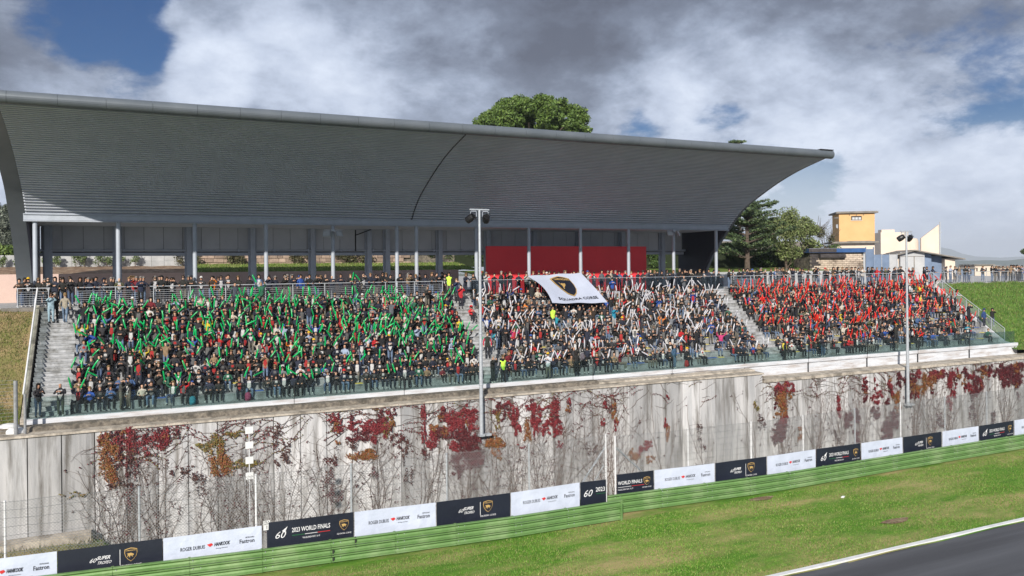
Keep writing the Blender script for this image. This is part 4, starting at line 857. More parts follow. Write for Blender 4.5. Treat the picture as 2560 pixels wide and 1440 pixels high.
# ------------------------------------------------------------------ flag
TLf, TRf, BRf, BLf = onY(1318, 690, 52.9), onY(1452, 682, 53.3), onY(1519, 757, 50.6), onY(1381, 758, 50.2)
def flagp(u_, v_, off=0):            # u,v in 0..1 from top left
    p = (TLf*(1-u_)+TRf*u_)*(1-v_)+(BLf*(1-u_)+BRf*u_)*v_
    p = p+np.array([0, 0, .10*math.sin(u_*6+v_*3)*math.sin(v_*3.1)+.025*math.sin(u_*13+v_*8)-.35*math.sin(math.pi*v_)*math.sin(math.pi*u_)*.3])
    if u_ < .02: pass
    p[0] -= .35*math.sin(math.pi*v_)*(1-u_)*-1
    return p+np.array([0, -.6, .75])*off
fg = thing('team_flag', 'huge white flag with bull shield held over the crowd', 'flag', group=None)
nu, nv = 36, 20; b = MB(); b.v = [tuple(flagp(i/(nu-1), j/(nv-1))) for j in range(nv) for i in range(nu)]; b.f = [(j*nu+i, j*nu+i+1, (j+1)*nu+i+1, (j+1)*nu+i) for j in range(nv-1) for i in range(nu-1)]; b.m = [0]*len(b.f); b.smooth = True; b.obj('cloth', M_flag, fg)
FW, FH = float(np.linalg.norm(TRf-TLf)), float(np.linalg.norm(BLf-TLf))
ff = lambda x, y, off=0: flagp(.5+x/FW, .5-y/FH, off)
shield(.0, .38, 2.1, ff, .05, fg); word('SQUADRA CORSE', .1, -FH*.34, .40, M_ink, ff, .05, fg, wd=FW*.74, bold=.015)
# ------------------------------------------------------------------ people
def build_template(J, E, R, root, sub=1):
    me = bpy.data.meshes.new('tmp'); names_ = list(J); idx = {n: i for i, n in enumerate(names_)}
    me.from_pydata([J[n] for n in names_], [(idx[a], idx[c]) for a, c, _ in E], []); o = bpy.data.objects.new('tmp', me); COL.objects.link(o)
    m = o.modifiers.new('s', 'SKIN'); m.use_smooth_shade = True; m.branch_smoothing = .3
    sv = me.skin_vertices[0].data if len(me.skin_vertices) else None
    if sv is None:
        bpy.context.view_layer.objects.active = o; o.select_set(True); bpy.ops.mesh.customdata_skin_add(); sv = me.skin_vertices[0].data
    for n, i in idx.items(): sv[i].radius = R[n]; sv[i].use_root = (n == root)
    if sub: s = o.modifiers.new('d', 'SUBSURF'); s.levels = sub; s.render_levels = sub
    bpy.context.view_layer.update(); dg = bpy.context.evaluated_depsgraph_get(); em = o.evaluated_get(dg).to_mesh()
    V = np.empty(len(em.vertices)*3, np.float32); em.vertices.foreach_get('co', V); V = V.reshape(-1, 3)
    faces = [tuple(p.vertices) for p in em.polygons]
    C = np.array([V[list(f_)].mean(axis=0) for f_ in faces]); best = np.full(len(faces), 1e9); lab = np.zeros(len(faces), int)
    for a, c, l_ in E:
        p, q = np.array(J[a]), np.array(J[c]); d = q-p; t_ = np.clip(((C-p)@d)/(d@d), 0, 1); dist = np.linalg.norm(C-(p+t_[:, None]*d), axis=1)-min(R[a][0], R[c][0])*.8
        w__ = dist < best; best[w__] = dist[w__]; lab[w__] = l_
    o.evaluated_get(dg).to_mesh_clear(); bpy.data.objects.remove(o); bpy.data.meshes.remove(me)
    Q = np.array([f_ if len(f_) == 4 else f_+(f_[-1],)*(4-len(f_)) for f_ in faces if len(f_) <= 4], np.int32); keep = [i for i, f_ in enumerate(faces) if len(f_) <= 4]
    return dict(V=V, F=[faces[i] for i in keep], lab=lab[keep], C=C[keep], head=np.array(J['head']), hl=np.array(J['hand_l']), hr=np.array(J['hand_r']))
HEAD, TORSO, ARM, HAND, LEG, FOOT = range(6)
def pose(kind, arms, lean=0.0, spread=.10):
    J, R = {}, {}
    def add(n, p, r): J[n] = p; R[n] = r if isinstance(r, tuple) else (r, r)
    if kind == 'sit': pz, sy = .10, .04
    else: pz, sy = .92, 0.0
    ty = -lean
    add('pelvis', (0, sy, pz), (.155, .12)); add('waist', (0, sy+ty*.3, pz+.17), (.15, .115)); add('chest', (0, sy+ty*.7, pz+.34), (.19, .125)); add('neck0', (0, sy+ty, pz+.47), (.10, .08)); add('neck', (0, sy+ty-.015, pz+.55), .052)
    add('head', (0, sy+ty-.035, pz+.65), (.082, .095)); add('crown', (0, sy+ty-.03, pz+.745), (.072, .085))
    E = [('pelvis', 'waist', TORSO), ('waist', 'chest', TORSO), ('chest', 'neck0', TORSO), ('neck0', 'neck', HEAD), ('neck', 'head', HEAD), ('head', 'crown', HEAD)]
    sh = pz+.43; by = sy+ty*.85
    A = {'lap': ((.27, -.06, -.24), (.10, -.30, -.26)), 'clap': ((.27, -.12, -.18), (.05, -.32, -.04)), 'up': ((.30, -.12, .06), (.26, -.24, .30)), 'wide': ((.36, -.06, .10), (.42, -.16, .38)), 'low': ((.28, -.10, -.14), (.20, -.32, .06)), 'phone': ((.25, -.20, -.06), (.06, -.26, .16)), 'rail': ((.28, -.14, -.20), (.16, -.40, -.24)), 'down': ((.26, .02, -.27), (.25, -.04, -.52)), 'one': ((.27, -.06, -.24), (.10, -.28, -.22)), 'cross': ((.27, -.06, -.22), (-.06, -.20, -.14)), 'flag': ((.24, -.10, .16), (.2, -.16, .44))}
    for s, n in ((-1, 'r'), (1, 'l')):
        e_, h_ = A[arms]
        if arms == 'one' and s == 1: e_, h_ = A['up']
        add('sh_'+n, (s*.165, by, sh), .068); add('el_'+n, (s*e_[0], by+e_[1], sh+e_[2]), .050); add('wr_'+n, (s*(e_[0]*.15+h_[0]*.85), by+e_[1]*.15+h_[1]*.85, sh+e_[2]*.15+h_[2]*.85), .040)
        d = np.array(h_)-np.array(e_); d = d/np.linalg.norm(d)*.06; add('hand_'+n, (s*(h_[0]+d[0]), by+h_[1]+d[1], sh+h_[2]+d[2]), (.042, .034))
        E += [('chest', 'sh_'+n, TORSO), ('sh_'+n, 'el_'+n, ARM), ('el_'+n, 'wr_'+n, ARM), ('wr_'+n, 'hand_'+n, HAND)]
        if kind == 'sit':
            add('hip_'+n, (s*.10, sy-.06, pz), .095); add('kn_'+n, (s*spread*1.5, sy-.44, pz+.04), .070); add('an_'+n, (s*spread*1.3, sy-.40, pz-.40), .046); add('toe_'+n, (s*spread*1.5, sy-.55, pz-.45), .042)
        else:
            st = .10 if kind == 'stand' else .22; add('hip_'+n, (s*.10, 0, pz-.06), .098); add('kn_'+n, (s*spread, -.03-(st-.10)*s, .48), .068); add('an_'+n, (s*spread*1.05, .02-(st-.10)*s*1.8, .09), .045); add('toe_'+n, (s*spread*1.3, -.13-(st-.10)*s*1.8, .045), .042)
        E += [('pelvis', 'hip_'+n, LEG), ('hip_'+n, 'kn_'+n, LEG), ('kn_'+n, 'an_'+n, LEG), ('an_'+n, 'toe_'+n, FOOT)]
    return J, E, R
TPL = {}
for kd, arms, ln in (('sit', 'lap', .06), ('sit', 'clap', .03), ('sit', 'up', 0), ('sit', 'wide', -.02), ('sit', 'low', .04), ('sit', 'phone', .02), ('sit', 'one', 0), ('sit', 'lap', .16), ('stand', 'down', 0), ('stand', 'rail', .12), ('stand', 'phone', 0), ('stand', 'up', 0), ('stand', 'cross', 0), ('stand', 'clap', .02), ('stand', 'flag', 0), ('walk', 'down', .03)):
    J, E, R = pose(kd, arms, ln); key = kd+'_'+arms+('_lean' if ln > .15 else '')
    TPL[key] = build_template(J, E, R, 'pelvis', 1)
# hair, caps
def dome(rx, ry, rz, z0, z1, back=0, n=10, m=5, front_cut=.0):
    V, Q = [], []
    for j in range(m+1):
        t = j/m; ph_ = math.pi/2-(math.pi/2-z0)*t
        for i in range(n):
            a = 2*math.pi*i/n; k = math.cos(ph_); y = ry*k*math.sin(a); zz = rz*math.sin(ph_)
            if math.sin(a) < -.2 and j >= m-1: zz += front_cut                       # hairline lifted off the face
            if math.sin(a) > -.1 and j == m: zz -= back
            V.append((rx*k*math.cos(a), y, zz))
    for j in range(m):
        for i in range(n): i2 = (i+1) % n; Q.append((j*n+i, j*n+i2, (j+1)*n+i2, (j+1)*n+i))
    return np.array(V, np.float32), np.array(Q, np.int32)
HAIR = {'short': dome(.100, .115, .125, -.15, 0, .05, front_cut=.06), 'long': dome(.112, .125, .13, -.45, 0, .22, front_cut=.10), 'hood': dome(.125, .135, .145, -.7, 0, .06, front_cut=.12)}
cv, cq = dome(.104, .118, .125, .05, 0, 0); nb_ = len(cv); cv = np.vstack([cv, np.array([(-.08, -.10, .03), (.08, -.10, .03), (.06, -.20, .015), (-.06, -.20, .015)], np.float32)]); HAIR['cap'] = (cv, np.vstack([cq, [[nb_, nb_+1, nb_+2, nb_+3]]]))
sg = MB().box(-.075, .075, -.115, -.085, -.02, .015); HAIR['shades'] = (np.array(sg.v, np.float32), np.array(sg.f, np.int32))
DARK = [((.012, .012, .014), 'black'), ((.014, .018, .034), 'navy'), ((.03, .03, .034), 'charcoal'), ((.010, .011, .013), 'black'), ((.018, .022, .04), 'dark blue'), ((.022, .022, .02), 'black')]
MIDC = [((.16, .17, .19), 'grey'), ((.09, .10, .115), 'slate grey'), ((.05, .10, .22), 'denim blue'), ((.14, .013, .02), 'burgundy'), ((.42, .015, .02), 'red'), ((.50, .49, .48), 'white'), ((.07, .075, .035), 'olive'), ((.22, .15, .09), 'tan'), ((.46, .42, .36), 'cream'), ((.05, .032, .022), 'brown'), ((.02, .07, .30), 'bright blue'), ((.02, .10, .06), 'dark green'), ((.28, .34, .46), 'pale blue')]
RAREC = [((.62, .18, .02), 'orange'), ((.55, .42, .03), 'yellow'), ((.45, .04, .15), 'pink'), ((.02, .22, .30), 'turquoise')]
def rcol():
    r = random.random()
    return random.choice(DARK) if r < .76 else (random.choice(MIDC) if r < .985 else random.choice(RAREC))
LEGC = [(.015, .016, .02), (.02, .025, .04), (.06, .09, .16), (.11, .16, .25), (.03, .03, .035), (.13, .12, .10), (.012, .012, .012)]
SKIN = [(.50, .30, .21), (.44, .25, .17), (.56, .36, .26), (.38, .21, .14)]
HAIRC = [((.012, .01, .009), 'dark hair'), ((.03, .018, .012), 'brown hair'), ((.012, .01, .009), 'dark hair'), ((.20, .13, .06), 'fair hair'), ((.22, .21, .20), 'grey hair')]
def person_arrays(tp, jc, lc, skin, shirt=None, skirt=False, vest=None):
    T = TPL[tp]; lab = T['lab']; col = np.zeros((len(lab), 3)); col[lab == TORSO] = jc; col[lab == ARM] = jc; col[lab == HEAD] = skin; col[lab == HAND] = skin; col[lab == LEG] = lc; col[lab == FOOT] = (.02, .02, .02) if random.random() < .6 else (.45, .45, .45)
    C = T['C']
    if shirt is not None: m_ = (lab == TORSO) & (np.abs(C[:, 0]) < .055) & (C[:, 1] < T['head'][1]-.03+.0) ; col[m_] = shirt
    if vest is not None: m_ = (lab == TORSO); col[m_] = vest
    return T, col
def loops(T):
    if 'lt' not in T: T['lt'] = np.array([len(f_) for f_ in T['F']], np.int32); T['lv'] = np.concatenate([np.array(f_, np.int32) for f_ in T['F']])
    return T['lv'], T['lt']
def mesh_from(name, V, lv, lt, facecol, mat_):
    me = bpy.data.meshes.new(name); me.vertices.add(len(V)); me.vertices.foreach_set('co', np.asarray(V, np.float32).ravel()); me.loops.add(len(lv)); me.loops.foreach_set('vertex_index', lv.astype(np.int32))
    me.polygons.add(len(lt)); ls = np.r_[0, np.cumsum(lt)[:-1]].astype(np.int32); me.polygons.foreach_set('loop_start', ls); me.polygons.foreach_set('loop_total', lt.astype(np.int32)); me.polygons.foreach_set('use_smooth', np.ones(len(lt), bool))
    colattr(me, np.repeat(facecol, lt, axis=0)); me.materials.append(mat_); me.update(calc_edges=True); return me
HM = {}
def hair_mesh(kind, c):
    k = (kind, c)
    if k not in HM: V, Q = HAIR[kind]; HM[k] = fast_mesh({'shades': 'sunglasses', 'cap': 'cap', 'hood': 'hood'}.get(kind, 'hair'), V, Q, M_cloth, np.tile(np.array(c), (len(Q), 1)), True)
    return HM[k]
# sticks
def stick_arr(l_=.62, r=.044, n=8):
    rings = [(0, .018), (.03, r*.7), (.08, r), (l_*.5, r*1.03), (l_-.08, r), (l_-.02, r*.7), (l_, .02)]; V = [(rr*math.cos(2*math.pi*i/n), rr*math.sin(2*math.pi*i/n), z) for z, rr in rings for i in range(n)]
    Q = [(j*n+i, j*n+(i+1) % n, (j+1)*n+(i+1) % n, (j+1)*n+i) for j in range(len(rings)-1) for i in range(n)]; return np.array(V, np.float32), np.array(Q, np.int32)
SV, SQ = stick_arr()
def bent(k): V = SV.copy(); z = V[:, 2]; V[:, 0] += k*(z/.62)**2*.10; V[:, 1] += k*np.sin(z*6)*.015; return V
SVS = [bent(k) for k in (-1, 0, .2, .8)]
SM = {(c, i): fast_mesh('inflatable_stick', v__, SQ, m, None, True) for c, m in (('green', M_sg), ('white', M_sw), ('red', M_sr)) for i, v__ in enumerate(SVS)}
PEOPLE = []; STICKS = []
def add_person(tp, x, y, z, rz, jc, where, scale=1.0, hair=None, lc=None, sticks=None, shirt=None, vest=None, extra='', block='', hairc=None, special=None):
    PEOPLE.append(dict(tp=tp, p=(x, y, z), rz=rz, jc=jc, where=where, s=scale, hair=hair, lc=lc if lc is not None else random.choice(LEGC), sk=sticks, shirt=shirt, vest=vest, extra=extra, block=block, hairc=hairc, skin=random.choice(SKIN), special=special))
random.seed(99)
blkname = {'green': 'green block', 'white': 'white block', 'red': 'red block'}
def stick_prob(c, k, x):
    if c == 'green': return .44 if k > 3 else .30
    if c == 'white': return (.52 if x < 34 else .42) if k > 3 else .34
    return .42 if k > 2 else .2
for (x0, x1, c) in BLOCKS:
    for k in range(NR-1):
        x = x0+.3+random.uniform(0, .25); n = 0; y1s = row_y(k)
        while x < x1-.2:
            occ = .965
            if c == 'white': occ = .95 if k > 3 or x < 30 else .70
            if c == 'red': occ = (.96 if k > 2 else .74) if x < 63 else (.90 if k > 4 else .66)
            if k == 0: occ *= .86
            if random.random() < occ:
                jc = rcol(); n += 1; st = random.random() < (.05 if k > 0 else .03)
                stk = random.random() < stick_prob(c, k, x); shirt = random.choice([None, None, (.45, .45, .45), (.3, .02, .02), (.1, .1, .1)])
                where = (f'{nth(k+1)} row up' if k else 'front row', n, c)
                rz = random.gauss(-.12, .22); z = row_z(k); sc_ = random.uniform(.88, 1.06) if random.random() < .93 else random.uniform(.68, .8)
                if st: add_person(random.choice(['stand_up' if stk else 'stand_phone', 'stand_clap', 'stand_cross']) if not stk else 'stand_up', x, y1s+.26, z, rz, jc, where, sc_*.98, shirt=shirt, sticks=c if stk else None, block=c)
                else:
                    tp = random.choice(['sit_up', 'sit_up', 'sit_wide', 'sit_low', 'sit_up']) if stk else random.choice(['sit_lap', 'sit_lap', 'sit_clap', 'sit_phone', 'sit_lap_lean', 'sit_clap', 'sit_lap'])
                    add_person(tp, x, y1s+.22+random.uniform(-.03, .05), z, rz, jc, where, sc_, shirt=shirt, sticks=c if stk else None, block=c)
                x += random.uniform(.41, .54)
            else:
                if random.random() < .6: put('seat_pad', padm[0 if random.random() < .7 else 1], gs, (x-.2, y1s+.04, row_z(k)+.002), random.uniform(-.1, .1))
                x += random.uniform(.45, .7)
# standing behind the concourse rail
def railrow(x0, x1, name, sp, y0=54.0, p2=.35, col=None):
    x = x0; n = 0
    while x < x1:
        if min(abs(x-f) for f in fc) > .02:
            n += 1; jc = rcol(); add_person(random.choice(['stand_rail', 'stand_rail', 'stand_down', 'stand_cross', 'stand_phone', 'stand_clap']), x, y0+.12+random.uniform(0, .12), 0, random.gauss(0, .25), jc, (name, n, None), random.uniform(.93, 1.04), shirt=random.choice([None, None, (.4, .4, .42)]))
            if random.random() < p2: jc = rcol(); n += 1; add_person(random.choice(['stand_down', 'stand_cross', 'stand_phone']), x+random.uniform(-.3, .3), y0+.75+random.uniform(0, .4), 0, random.gauss(0, .5), jc, (name, n, None), random.uniform(.93, 1.04))
        x += random.uniform(*sp)
railrow(-5.9, 0.5, 'left concourse rail', (.34, .50), p2=.9); railrow(.6, 20.6, 'concourse rail over the green block', (.38, .72), p2=.45)
railrow(21.9, 45.4, 'smoked glass rail', (.38, .72), p2=.45); railrow(46.3, 69.8, 'concourse rail over the red block', (.38, .70), p2=.5)
for a, c in ((71.3, 72.2), (73.5, 77.6), (81.2, 93)): railrow(a, c, 'far right rail', (.42, .75), p2=.25)
# top landing behind first rows: standing people in front of the rail (row 12 area)
def onRake(px, py):
    d = ray(px, py); best = None
    for Y in np.arange(45.9, 53.6, .02):
        t_ = Y/d[1]; p = CAM+d*t_
        if p[2] <= floor_z(Y)+.03: return p[0], Y, floor_z(Y)
    return onZ(px, py, 0)[0], max(onZ(px, py, 0)[1], 53.9), 0.0
SPEC = [ # template, foot px, py, jacket, label, kwargs
 ('stand_phone', 128, 822, (.26, .37, .44), 'person in long pale blue coat beside a friend on the left stairs', dict(hair='long', lc=(.26, .37, .44), hairc=(.05, .03, .02))),
 ('stand_down', 138, 806, (.02, .02, .02), 'person in black hugging the pale blue coat on the left stairs', dict(hair='short')),
 ('walk_down', 163, 812, (.28, .25, .20), 'person in beige jacket and jeans climbing the left stairs', dict(hair='short', lc=(.13, .19, .28), rz=3.0)),
 ('stand_clap', 95, 1043, (.02, .018, .022), 'long haired person in dark jacket behind glass at the left corner', dict(hair='long', lc=(.03, .05, .10), rz=.6)),
 ('stand_clap', 152, 1042, (.015, .015, .02), 'balding person in black leather jacket at the foot of the left stairs', dict(hair=None, lc=(.06, .065, .05), rz=-.2, shirt=(.3, .3, .3))),
 ('stand_clap', 303, 1024, (.05, .05, .045), 'grey haired person in dark coat standing in front of the first row', dict(hair='short', hairc=(.25, .24, .23), rz=1.3, lc=(.12, .11, .09))),
 ('stand_phone', 322, 1022, (.03, .03, .03), 'person in dark jacket and white shirt facing the grey haired one', dict(hair='short', rz=-1.0, shirt=(.5, .5, .5), lc=(.12, .10, .08))),
 ('stand_down', 1106, 735, (.02, .022, .03), 'slim person in dark clothes at the top of the centre stairs', dict(hair='short', rz=-.9)),
 ('stand_down', 1123, 755, (.02, .02, .02), 'steward in yellow green vest at the top of the centre stairs', dict(hair='long', vest=(.50, .80, .08))),
 ('stand_phone', 1152, 772, (.42, .02, .03), 'person in bright red jacket on the centre stairs', dict(hair='short', lc=(.02, .02, .03))),
 ('stand_phone', 1141, 762, (.03, .045, .10), 'person in navy jacket photographing on the centre stairs', dict(hair='short')),
 ('sit_clap', 1178, 806, (.55, .02, .03), 'child in red jacket and black trousers sitting by the centre stairs', dict(hair='hood', sc=.8, lc=(.015, .015, .015))),
 ('stand_down', 1219, 905, (.42, .02, .05), 'person with black vest and crimson sleeves on the centre stairs', dict(hair='short', vest=(.02, .025, .02), lc=(.015, .015, .02))),
 ('stand_phone', 1232, 962, (.015, .017, .015), 'camera operator in black at the foot of the centre stairs', dict(hair='short', lc=(.03, .035, .035), rz=.5)),
 ('stand_down', 1258, 960, (.02, .02, .02), 'steward in yellow green vest at the foot of the centre stairs', dict(hair='long', vest=(.50, .80, .08), lc=(.015, .015, .02))),
 ('stand_clap', 1371, 952, (.48, .50, .55), 'person in white shirt walking behind the front glass', dict(hair='cap', rz=-.8, lc=(.12, .12, .10))),
 ('stand_down', 1441, 944, (.015, .015, .015), 'person in black with patterned backpack behind the front glass', dict(hair='long', rz=3.1, lc=(.012, .012, .015))),
 ('stand_down', 1686, 927, (.04, .09, .16), 'tall person in blue jacket standing behind the front glass', dict(hair='short', hairc=(.3, .2, .15), rz=.4)),
 ('stand_down', 1962, 902, (.60, .50, .05), 'steward with black vest and yellow sleeves behind the front glass', dict(hair='short', vest=(.015, .015, .017), lc=(.02, .02, .02))),
 ('stand_clap', 2057, 893, (.02, .02, .03), 'person in black pullover and jeans standing behind the right glass', dict(hair='short', lc=(.05, .08, .14))),
 ('stand_phone', 1535, 832, (.02, .22, .34), 'person in turquoise jacket taking photos in the white block', dict(hair='short', lc=(.3, .3, .3))),
 ('stand_phone', 2422, 812, (.012, .014, .02), 'person in dark uniform standing on the slope by the right railing', dict(hair='short', sc=1.05, lc=(.012, .014, .02))),
 ('stand_down', 2460, 824, (.02, .05, .16), 'person in blue jacket leaning at the lower right railing', dict(hair='hood')),
 ('stand_phone', 2481, 826, (.012, .012, .014), 'person in black hoodie beside the lower right railing', dict(hair='hood')),
 ('stand_rail', 2388, 778, (.35, .37, .42), 'person in light grey top leaning over the sloping right railing', dict(hair='long')),
 ('stand_down', 400, 757, (.045, .05, .035), 'person in olive coat standing below the left concourse rail', dict(hair='short')),
 ('stand_clap', 352, 765, (.02, .028, .06), 'person in navy suit jacket standing below the left concourse rail', dict(hair='short')),
 ('stand_down', 588, 775, (.05, .06, .08), 'balding person in dark blue puffer jacket in the top green row', dict(hair=None)),
]
for tp, px, py, jc, lab, k in SPEC:
    k = dict(k); x, y, z = onRake(px, py); rz = k.pop('rz', random.gauss(0, .2)); s = k.pop('sc', 1.0)
    if tp.startswith('sit'): z += .43
    add_person(tp, x, y, z, rz, (jc, ''), None, s, special=lab, **k)
# flag bearers
for i, (u_, v_, c, lb) in enumerate(((.0, .15, (.02, .02, .02), 'person in black holding up the left corner of the big flag'), (.03, .97, (.02, .02, .02), 'steward in yellow green vest holding the near left flag corner'), (.5, 1.0, (.015, .015, .018), 'person in black holding the middle of the near flag edge'), (.97, .97, (.03, .03, .035), 'person in charcoal holding the right tip of the big flag'), (.9, .12, (.012, .012, .012), 'person in black holding the far right corner of the flag'), (.25, 1.0, (.02, .02, .025), 'person in dark coat under the near left flag edge'), (.75, 1.0, (.03, .02, .015), 'person in dark brown under the near right flag edge'))):
    p = flagp(u_, v_); add_person('stand_flag', p[0], p[1]+.17, p[2]-2.02, 0, (c, ''), None, 1.0, hair='short', special=lb, vest=(.50, .80, .08) if i == 1 else None)
# remove seated people that stand exactly where the flag bearers or special figures are
sp_ = [(q['p'][0], q['p'][1]) for q in PEOPLE if q['special']]
PEOPLE = [q for q in PEOPLE if q['special'] or all((q['p'][0]-a)**2+(q['p'][1]-c)**2 > .08 for a, c in sp_)]
for q in PEOPLE:
    if TLf[0]-1 < q['p'][0] < BRf[0]+.5 and 49.6 < q['p'][1] < 53.6 and not q['special']:
        q['sk'] = None
        if q['tp'].startswith('stand'): q['tp'] = 'sit_lap'
        elif q['tp'] in ('sit_up', 'sit_wide'): q['tp'] = 'sit_clap'
for q in PEOPLE:
    T = TPL[q['tp']]; q['depth'] = depth(q['p']); q['size'] = (1.75 if not q['tp'].startswith('sit') else 1.25)*q['s']/q['depth']+(1 if q['special'] else 0)
    if q['hair'] is None and q['special'] is None:
        q['hair'] = random.choice(['short']*7+['long']*4+['cap', 'hood', None])
    hc = random.choice(HAIRC); q['hc'] = hc[0] if q['hairc'] is None else q['hairc']; q['hn'] = hc[1]
    if q['hair'] == 'cap': cc = random.choice([((.45, .02, .02), 'red cap'), ((.02, .02, .03), 'black cap'), ((.55, .55, .55), 'white cap'), ((.60, .38, .02), 'yellow cap'), ((.03, .08, .3), 'blue cap')]); q['hc'], q['hn'] = cc
    if q['hair'] == 'hood': q['hc'] = q['jc'][0] if not q['special'] else q['jc'][0]; q['hn'] = 'hood up'
    if q['hair'] is None: q['hn'] = 'bald head'
    if q['hair'] == 'long': q['hn'] = 'long '+q['hn']
    q['shades'] = random.random() < .35
PEOPLE.sort(key=lambda q: -q['size'])
def rotz(a): c, s = math.cos(a), math.sin(a); return np.array([[c, -s, 0], [s, c, 0], [0, 0, 1]])
def stick_frames(q):
    T = TPL[q['tp']]; R = rotz(q['rz']); out = []
    cross = random.random() < .18; par = random.random() < .3; base = random.gauss(0, .28)
    for s, h in ((-1, T['hr']), (1, T['hl'])):
        p = np.array(q['p'])+R@(h*q['s']); tilt = base+(0 if par else s*random.uniform(.05, .6)*(-1.6 if cross else 1)); fw = random.gauss(-.1, .25)
        d = np.array([math.sin(tilt), fw*.7, math.cos(tilt)]); d /= np.linalg.norm(d); out.append((p-d*.06, d, 'left' if s < 0 else 'right'))
        if random.random() < .12: break
    return out
shortcol = lambda q: q['jc'][1]
for i, q in enumerate(PEOPLE):
    T, col = person_arrays(q['tp'], q['jc'][0], q['lc'], q['skin'], q['shirt'], vest=q['vest']); q['cols'] = col; q['T'] = T
    q['desc'] = (f"{q['jc'][1]} jacket person, {q['hn']}" if q['where'] else '')
used = set(); groupn = {'green': 'spectators seated in the green stick block', 'white': 'spectators in the white stick block', 'red': 'spectators in the red stick block'}
ref = {'green': 'from the left stairs', 'white': 'from the centre stairs', 'red': 'from the right aisle'}
def place_label(q):
    a, n, c = q['where']
    if c: return f"{a}, {nth(n)} {ref[c]}"
    return f"{nth(n)} along {a}"
NI = 300
for i, q in enumerate(PEOPLE[:NI]):
    lv, lt = loops(q['T']); me = mesh_from('person', q['T']['V']*q['s'], lv, lt, q['cols'], M_cloth)
    lab = q['special'] or f"{q['jc'][1]} jacket person with {q['hn']}, {place_label(q)}"
    o = put('person', me, None, q['p'], q['rz'], lab, 'person', groupn.get(q['block'], 'people standing on the concourse and stairs'))
    hp = q['T']['head']*q['s']+np.array([0, 0, .045])
    if q['hair']: put({'cap': 'cap', 'hood': 'hood'}.get(q['hair'], 'hair'), hair_mesh(q['hair'], tuple(q['hc'])), o, hp)
    if q['shades']: put('sunglasses', hair_mesh('shades', (.01, .01, .01)), o, hp+np.array([0, .005, -.02]))
    if q['sk']:
        for (p, d, side) in stick_frames(q): STICKS.append((p, d, q['sk'], q['depth'], f"{side} {q['sk']} stick of {q['jc'][1]} jacket person, {place_label(q)}"))
# everyone else: one crowd
Vs, LV, LT, CC = [], [], [], []; nv0 = 0
for q in PEOPLE[NI:]:
    R = rotz(q['rz'])*q['s']; V = q['T']['V']@R.T+np.array(q['p']); lv, lt = loops(q['T']); Vs.append(V); LV.append(lv+nv0); LT.append(lt); CC.append(q['cols']); nv0 += len(V)
    hp = np.array(q['p'])+R@(q['T']['head']+np.array([0, 0, .045]))
    for kind, c in ((q['hair'], q['hc']), ('shades' if q['shades'] else None, (.01, .01, .01))):
        if kind: hv, hq = HAIR[kind]; Vs.append(hv@R.T+hp); LV.append(hq.ravel()+nv0); LT.append(np.full(len(hq), 4)); CC.append(np.tile(np.array(c), (len(hq), 1))); nv0 += len(hv)
    if q['sk']:
        for (p, d, side) in stick_frames(q): STICKS.append((p, d, q['sk'], q['depth'], f"{side} hand {q['sk']} stick in {place_label(q)}"))
put('crowd', mesh_from('crowd', np.vstack(Vs), np.concatenate(LV), np.concatenate(LT), np.vstack(CC), M_cloth), kind='stuff', label='dense crowd of spectators filling the farther seats of the stand', cat='crowd')
STICKS.sort(key=lambda s: s[3])
for (p, d, c, _, lab) in STICKS[:NI]:
    o = put('inflatable_stick', SM[(c, random.randrange(4))], None, p, None, lab, 'inflatable stick', f'{c} inflatable cheering sticks'); o.rotation_euler = Vector(d).to_track_quat('Z', 'Y').to_euler(); o.scale = (1, 1, random.uniform(.85, 1.06))
Vs, Qs, MI = [], [], []; n0 = 0
for (p, d, c, _, lab) in STICKS[NI:]:
    R = np.array(Vector(d).to_track_quat('Z', 'Y').to_matrix()); Vs.append(SVS[random.randrange(4)]@R.T*random.uniform(.85, 1.05)+p); Qs.append(SQ+n0); n0 += len(SV); MI += [{'green': 0, 'white': 1, 'red': 2}[c]]*len(SQ)
me = fast_mesh('far_inflatable_sticks', np.vstack(Vs), np.vstack(Qs), M_sg, None, True); me.materials.append(M_sw); me.materials.append(M_sr); me.polygons.foreach_set('material_index', np.array(MI, np.int32))
put('inflatable_sticks', me, kind='stuff', label='mass of white and red inflatable sticks raised by the farther crowd', cat='inflatable stick')
print('people', len(PEOPLE), 'sticks', len(STICKS))
# backpacks and small things by the front row
for px, py, c, lab in ((481, 1008, (.03, .22, .30), 'turquoise backpack standing in front of the first row'), (1432, 905, (.10, .09, .11), 'grey patterned backpack worn behind the front glass'), (1712, 912, (.35, .03, .03), 'red backpack on the walkway behind the front glass'), (620, 1000, (.30, .05, .12), 'pink backpack between two seated people in the front row')):
    x, y, z = onRake(px, py); 
    if 'worn' in lab: z = Z0+1.05; y = 46.0
    b = MB(); n = 10
    for zz, rr in ((0, .12), (.04, .16), (.3, .17), (.42, .13), (.47, .05)): b.v += [(rr*math.cos(2*math.pi*i/n), rr*.7*math.sin(2*math.pi*i/n), zz) for i in range(n)]
    for j in range(4):
        for i in range(n): i2 = (i+1) % n; b.f.append((j*n+i, j*n+i2, (j+1)*n+i2, (j+1)*n+i)); b.m.append(0)
    b.f.append(tuple(range(n))); b.m.append(0); b.box(-.1, .1, -.17, -.1, .06, .24); b.smooth = True
    b.obj('backpack', mat('backpack_cloth_'+str(px), c, None, .8), loc=(x, min(y, 46.5), z if 'worn' in lab else Z0), label=lab, cat='backpack')
x, y, z = onRake(1256, 965); t = thing('tripod', 'black camera tripod at the foot of the centre stairs', 'tripod', (x, 45.98, Z0))
for a in (0, 2.1, 4.2): MB().tube((0, 0, 1.0), (.3*math.cos(a), .25*math.sin(a), 0), .02, 6).obj('leg', M_black, t)
